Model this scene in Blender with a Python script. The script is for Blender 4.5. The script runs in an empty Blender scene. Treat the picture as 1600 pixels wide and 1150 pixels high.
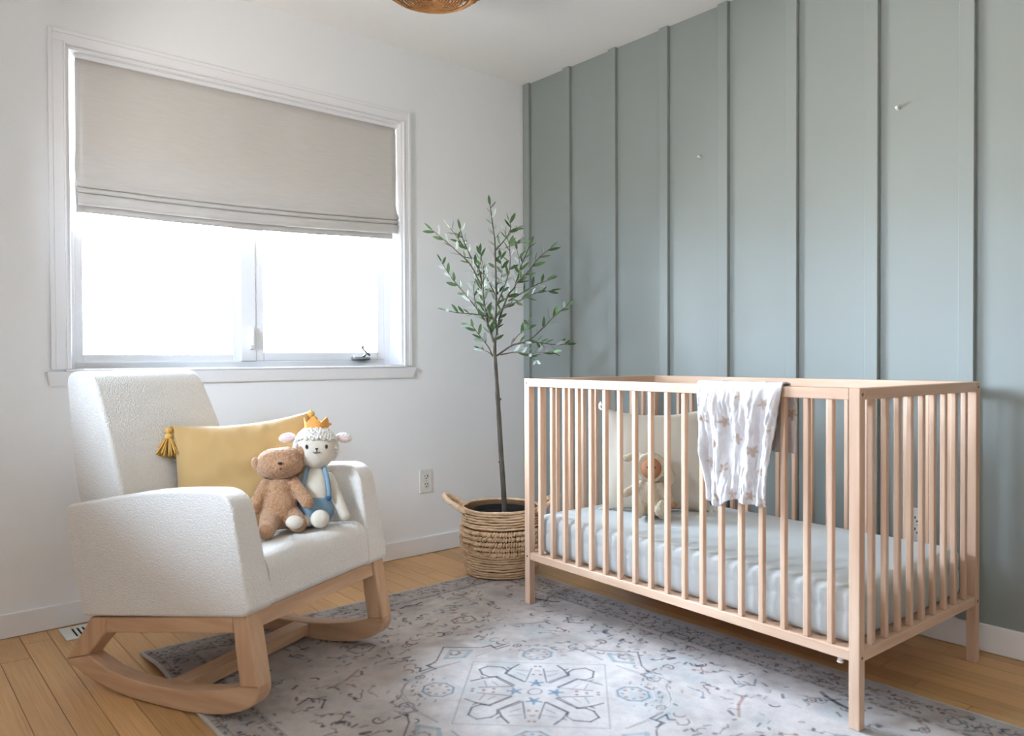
import bpy, bmesh, math, random
import numpy as np
from mathutils import Vector, Matrix, Euler
from mathutils import noise as mnoise
random.seed(7)
SC = bpy.context.scene
COL = SC.collection
PI = math.pi

# ------------------------------------------------------------------ camera
CAMPOS = Vector((-2.7403, -3.0935, 0.9453))
YAW, PITCH, ROLL, FPX = 0.7071, -0.0132, -0.0040, 1199.46
fw = Vector((math.sin(YAW)*math.cos(PITCH), math.cos(YAW)*math.cos(PITCH), math.sin(PITCH)))
rt = Vector((math.cos(YAW), -math.sin(YAW), 0)); up = rt.cross(fw)
rt2 = rt*math.cos(ROLL)+up*math.sin(ROLL); up2 = -rt*math.sin(ROLL)+up*math.cos(ROLL)
cd = bpy.data.cameras.new('camera'); cam = bpy.data.objects.new('camera', cd); COL.objects.link(cam)
M = Matrix((rt2, up2, -fw)).transposed().to_4x4(); M.translation = CAMPOS
cam.matrix_world = M
cd.sensor_width = 36; cd.lens = 36*FPX/1600; cd.clip_start = 0.05
cd.dof.use_dof = True; cd.dof.focus_distance = 3.15; cd.dof.aperture_fstop = 3.2
SC.camera = cam

# ------------------------------------------------------------------ world, light, exposure
SKY_STRENGTH = 60.0
w = bpy.data.worlds.new('sky'); SC.world = w; w.use_nodes = True
nt = w.node_tree; nt.nodes.clear()
out = nt.nodes.new('ShaderNodeOutputWorld'); bg = nt.nodes.new('ShaderNodeBackground')
tc = nt.nodes.new('ShaderNodeTexCoord'); sp = nt.nodes.new('ShaderNodeSeparateXYZ')
rp = nt.nodes.new('ShaderNodeValToRGB'); mr = nt.nodes.new('ShaderNodeMapRange')
mr.inputs[1].default_value = -0.25; mr.inputs[2].default_value = 0.6
nt.links.new(tc.outputs['Generated'], sp.inputs[0]); nt.links.new(sp.outputs[2], mr.inputs[0])
nt.links.new(mr.outputs[0], rp.inputs[0]); nt.links.new(rp.outputs[0], bg.inputs[0])
e = rp.color_ramp.elements
e[0].position = 0.0; e[0].color = (0.80, 0.78, 0.74, 1)
e[1].position = 1.0; e[1].color = (1.14, 1.46, 1.84, 1)
m_ = e.new(0.28); m_.color = (0.82, 0.81, 0.78, 1)
m_ = e.new(0.32); m_.color = (1.08, 1.26, 1.50, 1)
bg.inputs[1].default_value = SKY_STRENGTH
nt.links.new(bg.outputs[0], out.inputs[0])
def portal(loc, rot, sx, sy):
    l = bpy.data.lights.new('window_portal', 'AREA'); l.shape = 'RECTANGLE'; l.size = sx; l.size_y = sy
    l.cycles.is_portal = True
    o = bpy.data.objects.new('window_portal', l); o.location = loc; o.rotation_euler = rot; COL.objects.link(o)
portal((-1.47, 0.17, 1.48), (-PI/2, 0, 0), 1.40, 1.16)
FILL_WIN = dict(y0=-1.25, y1=-0.80, z0=1.30, z1=1.80)          # unseen window added in the left wall as fill light
portal((-3.33, (FILL_WIN['y0']+FILL_WIN['y1'])/2, (FILL_WIN['z0']+FILL_WIN['z1'])/2), (PI/2, 0, -PI/2), FILL_WIN['y1']-FILL_WIN['y0'], FILL_WIN['z1']-FILL_WIN['z0'])
vs = SC.view_settings; vs.view_transform = 'Standard'; vs.look = 'None'; vs.gamma = 1; vs.use_curve_mapping = False
vs.exposure = 0.40
try:
    SC.cycles.max_bounces = 14; SC.cycles.diffuse_bounces = 8; SC.cycles.transparent_max_bounces = 16
    SC.cycles.sample_clamp_indirect = 8
except Exception: pass

# ------------------------------------------------------------------ helpers
def lin(c):
    r = []
    for v in c[:3]:
        v = v/255.0
        r.append(v/12.92 if v <= 0.04045 else ((v+0.055)/1.055)**2.4)
    return (r[0], r[1], r[2], 1.0)

def mat(name, color, rough=0.6, var=0.0, vscale=3.0, bump=0.0, bscale=60.0, bdist=0.002, sheen=0.0,
        kind='noise', stretch=(1, 1, 1), color2=None, rnd=0.0, trans=0.0, spec=0.3, metal=0.0, detail=4.0):
    m = bpy.data.materials.new(name); m.use_nodes = True
    t = m.node_tree; N = t.nodes; L = t.links
    b = N['Principled BSDF']
    b.inputs['Roughness'].default_value = rough
    b.inputs['Metallic'].default_value = metal
    b.inputs['Specular IOR Level'].default_value = spec
    if sheen: b.inputs['Sheen Weight'].default_value = sheen; b.inputs['Sheen Roughness'].default_value = 0.5
    c1 = lin(color); c2 = lin(color2) if color2 else tuple(min(1, v*(1-var)) for v in c1[:3])+(1,)
    co = N.new('ShaderNodeTexCoord'); mp = N.new('ShaderNodeMapping'); mp.inputs['Scale'].default_value = stretch
    L.new(co.outputs['Object'], mp.inputs[0])
    nz = N.new('ShaderNodeTexNoise'); nz.inputs['Scale'].default_value = vscale; nz.inputs['Detail'].default_value = detail
    vec = mp.outputs[0]
    if rnd:
        oi = N.new('ShaderNodeObjectInfo'); ad = N.new('ShaderNodeVectorMath'); ad.operation = 'ADD'
        sc_ = N.new('ShaderNodeVectorMath'); sc_.operation = 'SCALE'; sc_.inputs[3].default_value = 1.0
        cmb = N.new('ShaderNodeCombineXYZ'); mu = N.new('ShaderNodeMath'); mu.operation = 'MULTIPLY'; mu.inputs[1].default_value = 37.0
        L.new(oi.outputs['Random'], mu.inputs[0])
        for i in range(3): L.new(mu.outputs[0], cmb.inputs[i])
        L.new(mp.outputs[0], ad.inputs[0]); L.new(cmb.outputs[0], ad.inputs[1]); vec = ad.outputs[0]
    L.new(vec, nz.inputs['Vector'])
    mx = N.new('ShaderNodeMix'); mx.data_type = 'RGBA'
    mx.inputs[6].default_value = c1; mx.inputs[7].default_value = c2
    mr = N.new('ShaderNodeMapRange'); mr.inputs[1].default_value = 0.3; mr.inputs[2].default_value = 0.7
    L.new(nz.outputs['Fac'], mr.inputs[0]); L.new(mr.outputs[0], mx.inputs[0])
    col = mx.outputs[2]
    if rnd:
        hs = N.new('ShaderNodeHueSaturation'); m1 = N.new('ShaderNodeMapRange')
        m1.inputs[3].default_value = 1-rnd; m1.inputs[4].default_value = 1+rnd
        L.new(oi.outputs['Random'], m1.inputs[0]); L.new(m1.outputs[0], hs.inputs['Value']); L.new(col, hs.inputs['Color'])
        col = hs.outputs[0]
    L.new(col, b.inputs['Base Color'])
    if bump:
        bn = N.new('ShaderNodeBump'); bn.inputs['Strength'].default_value = bump; bn.inputs['Distance'].default_value = bdist
        if kind == 'voronoi':
            tx = N.new('ShaderNodeTexVoronoi'); tx.inputs['Scale'].default_value = bscale; h = tx.outputs['Distance']
            bn.invert = True
        elif kind == 'weave':
            w1 = N.new('ShaderNodeTexWave'); w1.inputs['Scale'].default_value = bscale; w1.bands_direction = 'X'; w1.inputs['Distortion'].default_value = 1.0
            w2 = N.new('ShaderNodeTexWave'); w2.inputs['Scale'].default_value = bscale; w2.bands_direction = 'Z'; w2.inputs['Distortion'].default_value = 1.0
            L.new(co.outputs['Object'], w1.inputs[0]); L.new(co.outputs['Object'], w2.inputs[0])
            mm = N.new('ShaderNodeMath'); mm.operation = 'ADD'; L.new(w1.outputs['Fac'], mm.inputs[0]); L.new(w2.outputs['Fac'], mm.inputs[1]); h = mm.outputs[0]
        else:
            tx = N.new('ShaderNodeTexNoise'); tx.inputs['Scale'].default_value = bscale; tx.inputs['Detail'].default_value = 3; h = tx.outputs['Fac']
        if kind != 'weave': L.new(vec if kind == 'wood' else co.outputs['Object'], tx.inputs['Vector'])
        L.new(h, bn.inputs['Height']); L.new(bn.outputs[0], b.inputs['Normal'])
    if trans:
        tl = N.new('ShaderNodeBsdfTranslucent'); ms = N.new('ShaderNodeMixShader'); ms.inputs[0].default_value = trans
        L.new(col, tl.inputs[0]); L.new(b.outputs[0], ms.inputs[1]); L.new(tl.outputs[0], ms.inputs[2])
        L.new(ms.outputs[0], N['Material Output'].inputs[0])
    return m

def attr_mat(name, rough=0.9, fade=None, bump=0.3, bscale=400, bdist=0.001, speck=0.1):
    m = bpy.data.materials.new(name); m.use_nodes = True
    t = m.node_tree; N = t.nodes; L = t.links; b = N['Principled BSDF']
    b.inputs['Roughness'].default_value = rough; b.inputs['Specular IOR Level'].default_value = 0.1
    at = N.new('ShaderNodeAttribute'); at.attribute_name = 'pattern'
    co = N.new('ShaderNodeTexCoord')
    col = at.outputs['Color']
    if fade:
        nz = N.new('ShaderNodeTexNoise'); nz.inputs['Scale'].default_value = 45; nz.inputs['Detail'].default_value = 6; nz.inputs['Roughness'].default_value = 0.7
        mr = N.new('ShaderNodeMapRange'); mr.inputs[1].default_value = 0.45; mr.inputs[2].default_value = 0.8; mr.inputs[4].default_value = 0.5
        mx = N.new('ShaderNodeMix'); mx.data_type = 'RGBA'; mx.inputs[7].default_value = lin(fade)
        L.new(co.outputs['Object'], nz.inputs['Vector']); L.new(nz.outputs['Fac'], mr.inputs[0]); L.new(mr.outputs[0], mx.inputs[0])
        L.new(col, mx.inputs[6]); col = mx.outputs[2]
    n2 = N.new('ShaderNodeTexNoise'); n2.inputs['Scale'].default_value = bscale; n2.inputs['Detail'].default_value = 2
    L.new(co.outputs['Object'], n2.inputs['Vector'])
    m2 = N.new('ShaderNodeMapRange'); m2.inputs[1].default_value = 0.25; m2.inputs[2].default_value = 0.75; m2.inputs[3].default_value = 1-speck*1.5; m2.inputs[4].default_value = 1+speck*0.6
    hs = N.new('ShaderNodeHueSaturation'); L.new(n2.outputs['Fac'], m2.inputs[0]); L.new(m2.outputs[0], hs.inputs['Value']); L.new(col, hs.inputs['Color'])
    L.new(hs.outputs[0], b.inputs['Base Color'])
    bn = N.new('ShaderNodeBump'); bn.inputs['Strength'].default_value = bump; bn.inputs['Distance'].default_value = bdist
    L.new(n2.outputs['Fac'], bn.inputs['Height']); L.new(bn.outputs[0], b.inputs['Normal'])
    return m

def glass_mat():
    m = bpy.data.materials.new('window_glass'); m.use_nodes = True
    t = m.node_tree; N = t.nodes; L = t.links; N.remove(N['Principled BSDF'])
    tr = N.new('ShaderNodeBsdfTransparent'); gl = N.new('ShaderNodeBsdfGlossy'); gl.inputs['Roughness'].default_value = 0.02
    fr = N.new('ShaderNodeFresnel'); fr.inputs[0].default_value = 1.45; ms = N.new('ShaderNodeMixShader')
    L.new(fr.outputs[0], ms.inputs[0]); L.new(tr.outputs[0], ms.inputs[1]); L.new(gl.outputs[0], ms.inputs[2])
    L.new(ms.outputs[0], N['Material Output'].inputs[0]); return m

def link(name, me, parent=None, m=None, smooth=False):
    o = bpy.data.objects.new(name, me); COL.objects.link(o)
    if parent is not None: o.parent = parent
    if m is not None and not me.materials: me.materials.append(m)
    if smooth: me.polygons.foreach_set('use_smooth', [True]*len(me.polygons))
    return o
def obj(name, bm, m, parent=None, smooth=False):
    me = bpy.data.meshes.new(name); bmesh.ops.recalc_face_normals(bm, faces=bm.faces); bm.to_mesh(me); bm.free()
    return link(name, me, parent, m, smooth)
def empty(name, loc=(0, 0, 0), rz=0, scale=1):
    o = bpy.data.objects.new(name, None); COL.objects.link(o); o.location = loc; o.rotation_euler = (0, 0, rz)
    o.empty_display_size = 0.05; o.scale = (scale,)*3
    return o
def tag(o, label=None, cat=None, group=None, kind=None):
    if label: o['label'] = label
    if cat: o['category'] = cat
    if group: o['group'] = group
    if kind: o['kind'] = kind
    return o
def box(bm, lo, hi, bev=0.0, seg=2):
    lo = Vector(lo); hi = Vector(hi)
    r = bmesh.ops.create_cube(bm, size=1.0); vs_ = r['verts']
    c = (lo+hi)/2; s = hi-lo
    for v in vs_: v.co = Vector((v.co.x*s.x, v.co.y*s.y, v.co.z*s.z))+c
    if bev:
        es = list({e for v in vs_ for e in v.link_edges})
        bmesh.ops.bevel(bm, geom=es, offset=bev, segments=seg, profile=0.5, affect='EDGES')
def boxobj(name, lo, hi, m, parent=None, bev=0.0, seg=2, smooth=False):
    bm = bmesh.new(); box(bm, lo, hi, bev, seg); return obj(name, bm, m, parent, smooth)
def prism(bm, prof, v0, v1, bev=0.0, seg=3, axis='y'):
    """profile (a,z) extruded along y"""
    f0 = [bm.verts.new((a, v0, z)) for a, z in prof]; f1 = [bm.verts.new((a, v1, z)) for a, z in prof]
    n = len(prof); fs = [bm.faces.new(f0), bm.faces.new(list(reversed(f1)))]
    for i in range(n): fs.append(bm.faces.new((f0[i], f1[i], f1[(i+1) % n], f0[(i+1) % n])))
    bmesh.ops.recalc_face_normals(bm, faces=fs)
    if bev:
        cap = [e for f in fs[:2] for e in f.edges]
        bmesh.ops.bevel(bm, geom=cap, offset=bev, segments=seg, profile=0.5, affect='EDGES', clamp_overlap=True)
def tube(bm, pts, rad, seg=8, caps=True):
    pts = [Vector(q) for q in pts]; n = len(pts)
    if not hasattr(rad, '__len__'): rad = [rad]*n
    rings = []; prev = None
    for i, q in enumerate(pts):
        t = (pts[min(i+1, n-1)]-pts[max(i-1, 0)])
        if t.length < 1e-9: t = Vector((0, 0, 1))
        t.normalize()
        if prev is None:
            a = Vector((0, 0, 1)) if abs(t.z) < 0.9 else Vector((1, 0, 0)); x = t.cross(a).normalized()
        else:
            x = prev-t*prev.dot(t)
            x = x.normalized() if x.length > 1e-6 else prev
        prev = x; y = t.cross(x)
        rings.append([bm.verts.new(q+(x*math.cos(2*PI*k/seg)+y*math.sin(2*PI*k/seg))*rad[i]) for k in range(seg)])
    for i in range(n-1):
        for k in range(seg): bm.faces.new((rings[i][k], rings[i][(k+1) % seg], rings[i+1][(k+1) % seg], rings[i+1][k]))
    if caps: bm.faces.new(list(reversed(rings[0]))); bm.faces.new(rings[-1])
def spline(pts, n=8):
    P = [Vector(q) for q in pts]; P = [P[0]*2-P[1]]+P+[P[-1]*2-P[-2]]; o = []
    for i in range(1, len(P)-2):
        for k in range(n):
            t = k/n; a, b, c, d = P[i-1], P[i], P[i+1], P[i+2]
            o.append(0.5*((2*b)+(c-a)*t+(2*a-5*b+4*c-d)*t*t+(3*b-a-3*c+d)*t**3))
    o.append(P[-2]); return o
def ell(bm, c, r, rot=(0, 0, 0), u=20, v=12):
    if not hasattr(r, '__len__'): r = (r, r, r)
    mt = Matrix.Translation(Vector(c)) @ Euler(rot).to_matrix().to_4x4() @ Matrix.Diagonal((r[0], r[1], r[2], 1))
    bmesh.ops.create_uvsphere(bm, u_segments=u, v_segments=v, radius=1.0, matrix=mt)
def capsule(bm, a, b, r0, r1, seg=14):
    a = Vector(a); b = Vector(b); d = (b-a); L = d.length; d.normalize(); P = []; R = []
    for k in range(6):
        t = math.sin(PI/2*(k/6.0)); P.append(a-d*r0*(1-t) if False else a-d*r0*math.cos(PI/2*k/6.0)); R.append(max(1e-4, r0*math.sin(PI/2*k/6.0)))
    for k in range(5): P.append(a+d*L*k/4.0); R.append(r0+(r1-r0)*k/4.0)
    for k in range(1, 7): P.append(b+d*r1*math.sin(PI/2*k/6.0)); R.append(max(1e-4, r1*math.cos(PI/2*k/6.0)))
    tube(bm, P, R, seg)
def blob(name, build, voxel, m, parent, smooth=4, noise=0.0, nscale=60):
    """union of overlapping volumes, remeshed to one continuous skin"""
    bm = bmesh.new(); build(bm); me = bpy.data.meshes.new('tmp'); bm.to_mesh(me); bm.free()
    t = bpy.data.objects.new('tmp', me); COL.objects.link(t)
    r = t.modifiers.new('r', 'REMESH'); r.mode = 'VOXEL'; r.voxel_size = voxel; r.use_smooth_shade = True
    s = t.modifiers.new('s', 'SMOOTH'); s.iterations = smooth; s.factor = 0.5
    dg = bpy.context.evaluated_depsgraph_get(); dg.update()
    me2 = bpy.data.meshes.new_from_object(t.evaluated_get(dg)); bpy.data.objects.remove(t); bpy.data.meshes.remove(me)
    me2.materials.clear()
    if noise:
        nr = [v.normal.copy() for v in me2.vertices]
        for v, nn in zip(me2.vertices, nr): v.co += nn*noise*mnoise.noise(v.co*nscale)
    me2.name = name
    return link(name, me2, parent, m, True)
def lathe(bm, prof, seg=48, cx=0, cy=0, wob=None):
    rings = []
    for r, z in prof: rings.append([bm.verts.new((cx+r*math.cos(2*PI*k/seg), cy+r*math.sin(2*PI*k/seg), z)) for k in range(seg)])
    for i in range(len(rings)-1):
        for k in range(seg): bm.faces.new((rings[i][k], rings[i][(k+1) % seg], rings[i+1][(k+1) % seg], rings[i+1][k]))
def curve_wobble(i, s): return mnoise.noise(Vector((i*s, 3.1, 7.7)))

# ------------------------------------------------------------------ materials
M_WHITE = mat('white_wall_paint', (238, 239, 240), 0.75, var=0.02, vscale=2, bump=0.08, bscale=180, bdist=0.0006)
M_GREIGE = mat('unseen_wall_greige', (168, 164, 158), 0.8, var=0.02, vscale=2)  # mid tone given to the unseen front wall to cut bounced light
M_CEIL = mat('ceiling_paint', (246, 245, 243), 0.85, var=0.02, vscale=2)
M_TRIM = mat('white_trim_paint', (236, 236, 238), 0.45, var=0.015, vscale=4)
M_GREEN = mat('sage_green_paint', (142, 149, 146), 0.5, var=0.03, vscale=2.5, bump=0.05, bscale=150, bdist=0.0005, spec=0.35)
M_VINYL = mat('white_window_vinyl', (244, 246, 250), 0.4, var=0.01)
M_GLASS = glass_mat()
M_PLANK = mat('honey_maple_planks', (208, 168, 118), 0.36, color2=(188, 142, 92), vscale=3.2, stretch=(9, 1.0, 9), rnd=0.17, bump=0.05, bscale=30, bdist=0.0008, kind='wood', spec=0.4)
M_GAP = mat('dark_floor_gap', (70, 45, 25), 0.9, var=0.1)
def beech(n, st): return mat(n, (212, 182, 158), 0.5, color2=(194, 158, 132), vscale=14, stretch=st, rnd=0.05, bump=0.05, bscale=60, kind='wood', spec=0.3)
M_BX = beech('beech_wood_crosswise', (0.25, 3, 3)); M_BY = beech('beech_wood_lengthwise', (3, 0.25, 3)); M_BZ = beech('beech_wood_upright', (3, 3, 0.25))
def ash(n, st): return mat(n, (200, 166, 134), 0.45, color2=(180, 142, 110), vscale=12, stretch=st, rnd=0.04, bump=0.06, bscale=50, kind='wood', spec=0.3)
M_AX = ash('ash_wood_lengthwise', (0.3, 3, 3)); M_AY = ash('ash_wood_crosswise', (3, 0.3, 3)); M_AZ = ash('ash_wood_upright', (3, 3, 0.3))
M_BOUCLE = mat('white_boucle_fabric', (221, 216, 209), 0.95, var=0.06, vscale=120, bump=0.55, bscale=230, bdist=0.004, kind='voronoi', sheen=0.3)
M_LINEN = mat('oatmeal_linen_shade', (206, 202, 197), 0.9, var=0.07, vscale=60, stretch=(0.2, 1, 3), bump=0.25, bscale=260, bdist=0.0006, kind='weave', trans=0.035)
M_MUSTARD = mat('mustard_cotton', (172, 138, 88), 0.9, var=0.05, vscale=8, bump=0.2, bscale=300, bdist=0.0006, kind='weave', sheen=0.2)
M_TASSEL = mat('mustard_yarn', (200, 154, 80), 0.9, var=0.2, vscale=90)
M_BEIGE = mat('oatmeal_pillow_linen', (200, 192, 178), 0.9, var=0.05, vscale=8, bump=0.2, bscale=300, bdist=0.0006, kind='weave', sheen=0.2)
M_SHEET = mat('pale_grey_sheet', (190, 193, 192), 0.85, var=0.04, vscale=6, bump=0.15, bscale=18, bdist=0.006)
M_BEAR = mat('brown_teddy_plush', (192, 148, 110), 0.95, color2=(162, 116, 82), vscale=150, bump=1.0, bscale=240, bdist=0.008, sheen=0.4)
M_CREAM = mat('cream_knit', (224, 214, 198), 0.95, var=0.05, vscale=90, bump=0.4, bscale=320, bdist=0.0015, kind='weave')
M_WOOL = mat('curly_cream_wool', (226, 220, 210), 0.95, var=0.08, vscale=100, bump=0.9, bscale=180, bdist=0.004, kind='voronoi')
M_BLUE = mat('dusty_blue_knit', (128, 158, 178), 0.95, var=0.08, vscale=90, bump=0.4, bscale=320, bdist=0.0015, kind='weave')
M_BLUED = mat('navy_button', (44, 84, 118), 0.5, var=0.05)
M_CROWN = mat('orange_felt', (226, 158, 84), 0.95, var=0.08, vscale=90, bump=0.4, bscale=260, bdist=0.002)
M_DARK = mat('dark_thread', (40, 34, 36), 0.7, var=0.1)
M_PINK = mat('pale_pink_felt', (216, 190, 188), 0.95, var=0.05)
M_BUNNY = mat('oatmeal_plush', (188, 172, 148), 0.95, var=0.12, vscale=150, bump=0.9, bscale=260, bdist=0.005, sheen=0.3)
M_SKIN = mat('tan_doll_fabric', (168, 116, 84), 0.9, var=0.05)
M_STRAW = mat('woven_banana_leaf', (236, 210, 178), 0.8, color2=(196, 160, 124), vscale=28, stretch=(1, 1, 2.5), bump=0.8, bscale=120, bdist=0.003, rnd=0.06)
M_SHADESTRAW = mat('shaded_banana_leaf', (112, 84, 58), 0.9, var=0.2, vscale=30)  # darkened straw: shade in the gaps between coils put into the colour
M_RATTAN = mat('rattan_cane', (182, 132, 78), 0.6, color2=(146, 98, 54), vscale=40)
M_POT = mat('black_plastic_pot', (30, 30, 30), 0.6, var=0.1)
M_SOIL = mat('dark_soil', (38, 30, 24), 0.95, var=0.4, vscale=60, bump=1.0, bscale=80, bdist=0.01)
M_BARK = mat('grey_bark', (104, 98, 88), 0.9, color2=(74, 68, 60), vscale=50, stretch=(1, 1, 0.3), bump=0.8, bscale=90, bdist=0.003)
M_LEAF = mat('olive_leaf_green', (84, 112, 66), 0.55, color2=(58, 80, 52), vscale=20, rnd=0.35, trans=0.15, spec=0.4)
M_LEAF2 = mat('olive_leaf_silver', (168, 176, 168), 0.7, color2=(140, 150, 140), vscale=20, rnd=0.15, trans=0.2)
M_PLATE = mat('white_outlet_plastic', (226, 224, 218), 0.35, var=0.01)
M_SLOT = mat('dark_slot', (30, 28, 26), 0.8, var=0.1)
M_METAL = mat('white_metal_vent', (224, 226, 222), 0.4, var=0.02)
M_CHROME = mat('pewter_metal', (176, 178, 182), 0.3, metal=0.9, var=0.02)
M_BOLT = mat('dark_bolt', (60, 56, 52), 0.4, metal=0.7, var=0.05)

H = 2.4022; XL = -3.15; YB = -3.65

# ------------------------------------------------------------------ room shell
bm = bmesh.new(); box(bm, (XL-0.2, YB-0.2, -0.10), (0.2, 0.2, -0.0035)); floor = tag(obj('floor', bm, M_GAP), kind='structure')
PW = 0.0813; x0 = -2.3285
pm = bmesh.new(); box(pm, (-0.5, -0.5, -1), (0.5, 0.5, 0)); pme = bpy.data.meshes.new('plank')
pm.to_mesh(pme); pm.free(); pme.materials.append(M_PLANK)
kx = int(math.floor((XL-x0)/PW)); rr = random.Random(11)
while x0+kx*PW < 0:
    xa = max(XL, x0+kx*PW); xb = min(0, x0+(kx+1)*PW)
    y = YB-rr.uniform(0, 0.8)
    while y < 0:
        ln = rr.uniform(0.55, 1.25); ya = max(YB, y); yb = min(0, y+ln)
        if yb-ya > 0.02 and xb-xa > 0.01:
            o = bpy.data.objects.new('plank', pme); COL.objects.link(o); o.parent = floor
            o.location = ((xa+xb)/2, (ya+yb)/2, 0); o.scale = (xb-xa-0.0018, yb-ya-0.0015, 0.0034)
        y += ln
    kx += 1
bm = bmesh.new(); box(bm, (XL-0.2, YB-0.2, H), (0.2, 0.2, H+0.12)); tag(obj('ceiling', bm, M_CEIL), kind='structure')
OX0, OX1, OZ0, OZ1 = -2.164, -0.777, 0.911, 2.053
bm = bmesh.new()
box(bm, (XL-0.2, 0, 0), (OX0, 0.16, H)); box(bm, (OX1, 0, 0), (0.0, 0.16, H)); box(bm, (OX0, 0, 0), (OX1, 0.16, OZ0)); box(bm, (OX0, 0, OZ1), (OX1, 0.16, H))
tag(obj('wall_back', bm, M_WHITE), kind='structure')
bm = bmesh.new(); box(bm, (0, YB-0.2, 0), (0.15, 0.16, H)); wr = tag(obj('wall_right', bm, M_GREEN), kind='structure')
for k in range(-1, 12):
    ye = -(0.0499+0.3048*(k+1)); 
    boxobj('batten', (-0.018, ye, 0.089), (0, min(-0.0003, ye+0.046), H), M_GREEN, wr, 0.0015, 1)
bm = bmesh.new(); y0, y1, z0, z1 = FILL_WIN['y0'], FILL_WIN['y1'], FILL_WIN['z0'], FILL_WIN['z1']
box(bm, (XL-0.15, YB-0.2, 0), (XL, y0, H)); box(bm, (XL-0.15, y1, 0), (XL, 0.16, H)); box(bm, (XL-0.15, y0, 0), (XL, y1, z0)); box(bm, (XL-0.15, y0, z1), (XL, y1, H))
tag(obj('wall_left', bm, M_WHITE), kind='structure')
bm = bmesh.new(); box(bm, (XL-0.2, YB-0.15, 0), (0.15, YB, H)); tag(obj('wall_front', bm, M_GREIGE), kind='structure')
def skirting(name, lo, hi):
    tag(boxobj(name, lo, hi, M_TRIM, None, 0.003, 2), kind='structure')
skirting('baseboard_back', (XL, -0.013, 0.0015), (-0.019, 0, 0.084))
skirting('baseboard_right', (-0.013, YB, 0.0015), (0, 0, 0.089))
skirting('baseboard_left', (XL, YB, 0.0015), (XL+0.013, -0.013, 0.084))
skirting('baseboard_front', (XL, YB, 0.0015), (-0.013, YB+0.013, 0.084))

# added fill window (left wall, out of view)
w2 = tag(empty('fill_window', (XL, (y0+y1)/2, z0)), kind='structure')
def wf(name, lo, hi, m=M_VINYL, bev=0.003):
    c = Vector((XL, (y0+y1)/2, z0)); return boxobj(name, Vector(lo)-c, Vector(hi)-c, m, w2, bev, 1)
for lo, hi in (((XL-0.14, y0, z0), (XL-0.07, y0+0.04, z1)), ((XL-0.14, y1-0.04, z0), (XL-0.07, y1, z1)), ((XL-0.14, y0+0.04, z0), (XL-0.07, y1-0.04, z0+0.04)), ((XL-0.14, y0+0.04, z1-0.04), (XL-0.07, y1-0.04, z1))):
    wf('frame', lo, hi)
wf('pane', (XL-0.11, y0+0.04, z0+0.04), (XL-0.105, y1-0.04, z1-0.04), M_GLASS, 0)

# window 1: casing, stool, apron, frame, sashes, panes, crank, lock
w1 = tag(empty('window_1', (-1.4705, 0, 0.911)), kind='structure')
WC = Vector((-1.4705, 0, 0.911))
def wb(name, lo, hi, m=M_TRIM, bev=0.003, parent=None, seg=2):
    return boxobj(name, Vector(lo)-WC, Vector(hi)-WC, m, parent or w1, bev, seg)
CX0, CX1, CZ1 = -2.2224, -0.7321, 2.1053
def casing(pts_fn):
    bm = bmesh.new(); pts_fn(bm); return obj('casing', bm, M_TRIM, w1)
# stepped casing profile: flat board, raised back band, rounded inner bead
def cas_v(xi, xo):
    def f(bm):
        s = 1 if xo > xi else -1
        a, b = sorted((xi, xo))
        for (p, q, th, zt) in ((xi, xi+s*0.007, 0.016, 2.057), (xi+s*0.007, xo-s*0.014, 0.0135, 2.064), (xo-s*0.014, xo, 0.0155, CZ1)):
            p2, q2 = sorted((p, q)); box(bm, Vector((p2, -th, 0.911))-WC, Vector((q2, -0.0004, zt))-WC, 0.0015, 1)
    return f
casing(cas_v(-2.168, CX0)); casing(cas_v(-0.773, CX1))
def cas_h(bm):
    for (p, q, th) in ((2.057, 2.064, 0.016), (2.064, CZ1-0.014, 0.0135), (CZ1-0.014, CZ1, 0.0155)):
        e_ = 0.007 if q < 2.07 else -0.040
        box(bm, Vector((-2.168-(0.007 if q < 2.07 else 0.0402), -th, p))-WC, Vector((-0.773+(0.007 if q < 2.07 else 0.0268), -0.0004, q))-WC, 0.0015, 1)
casing(cas_h)
bm = bmesh.new(); box(bm, Vector((-2.180, -0.024, 0.902))-WC, Vector((-0.762, 0.10, 0.911))-WC, 0.004, 3); obj('stool', bm, M_TRIM, w1, True)
bm = bmesh.new()
vv = [bm.verts.new(Vector(q)-WC) for q in ((-2.238, -0.022, 0.903), (-0.709, -0.022, 0.903), (-0.727, -0.012, 0.853), (-2.227, -0.012, 0.853),
      (-2.238, 0, 0.903), (-0.709, 0, 0.903), (-0.727, 0, 0.853), (-2.227, 0, 0.853))]
for f in ((0, 1, 2, 3), (4, 7, 6, 5), (0, 4, 5, 1), (1, 5, 6, 2), (2, 6, 7, 3), (3, 7, 4, 0)): bm.faces.new([vv[i] for i in f])
bmesh.ops.bevel(bm, geom=list(bm.edges), offset=0.003, segments=2, affect='EDGES'); obj('apron', bm, M_TRIM, w1)
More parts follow.
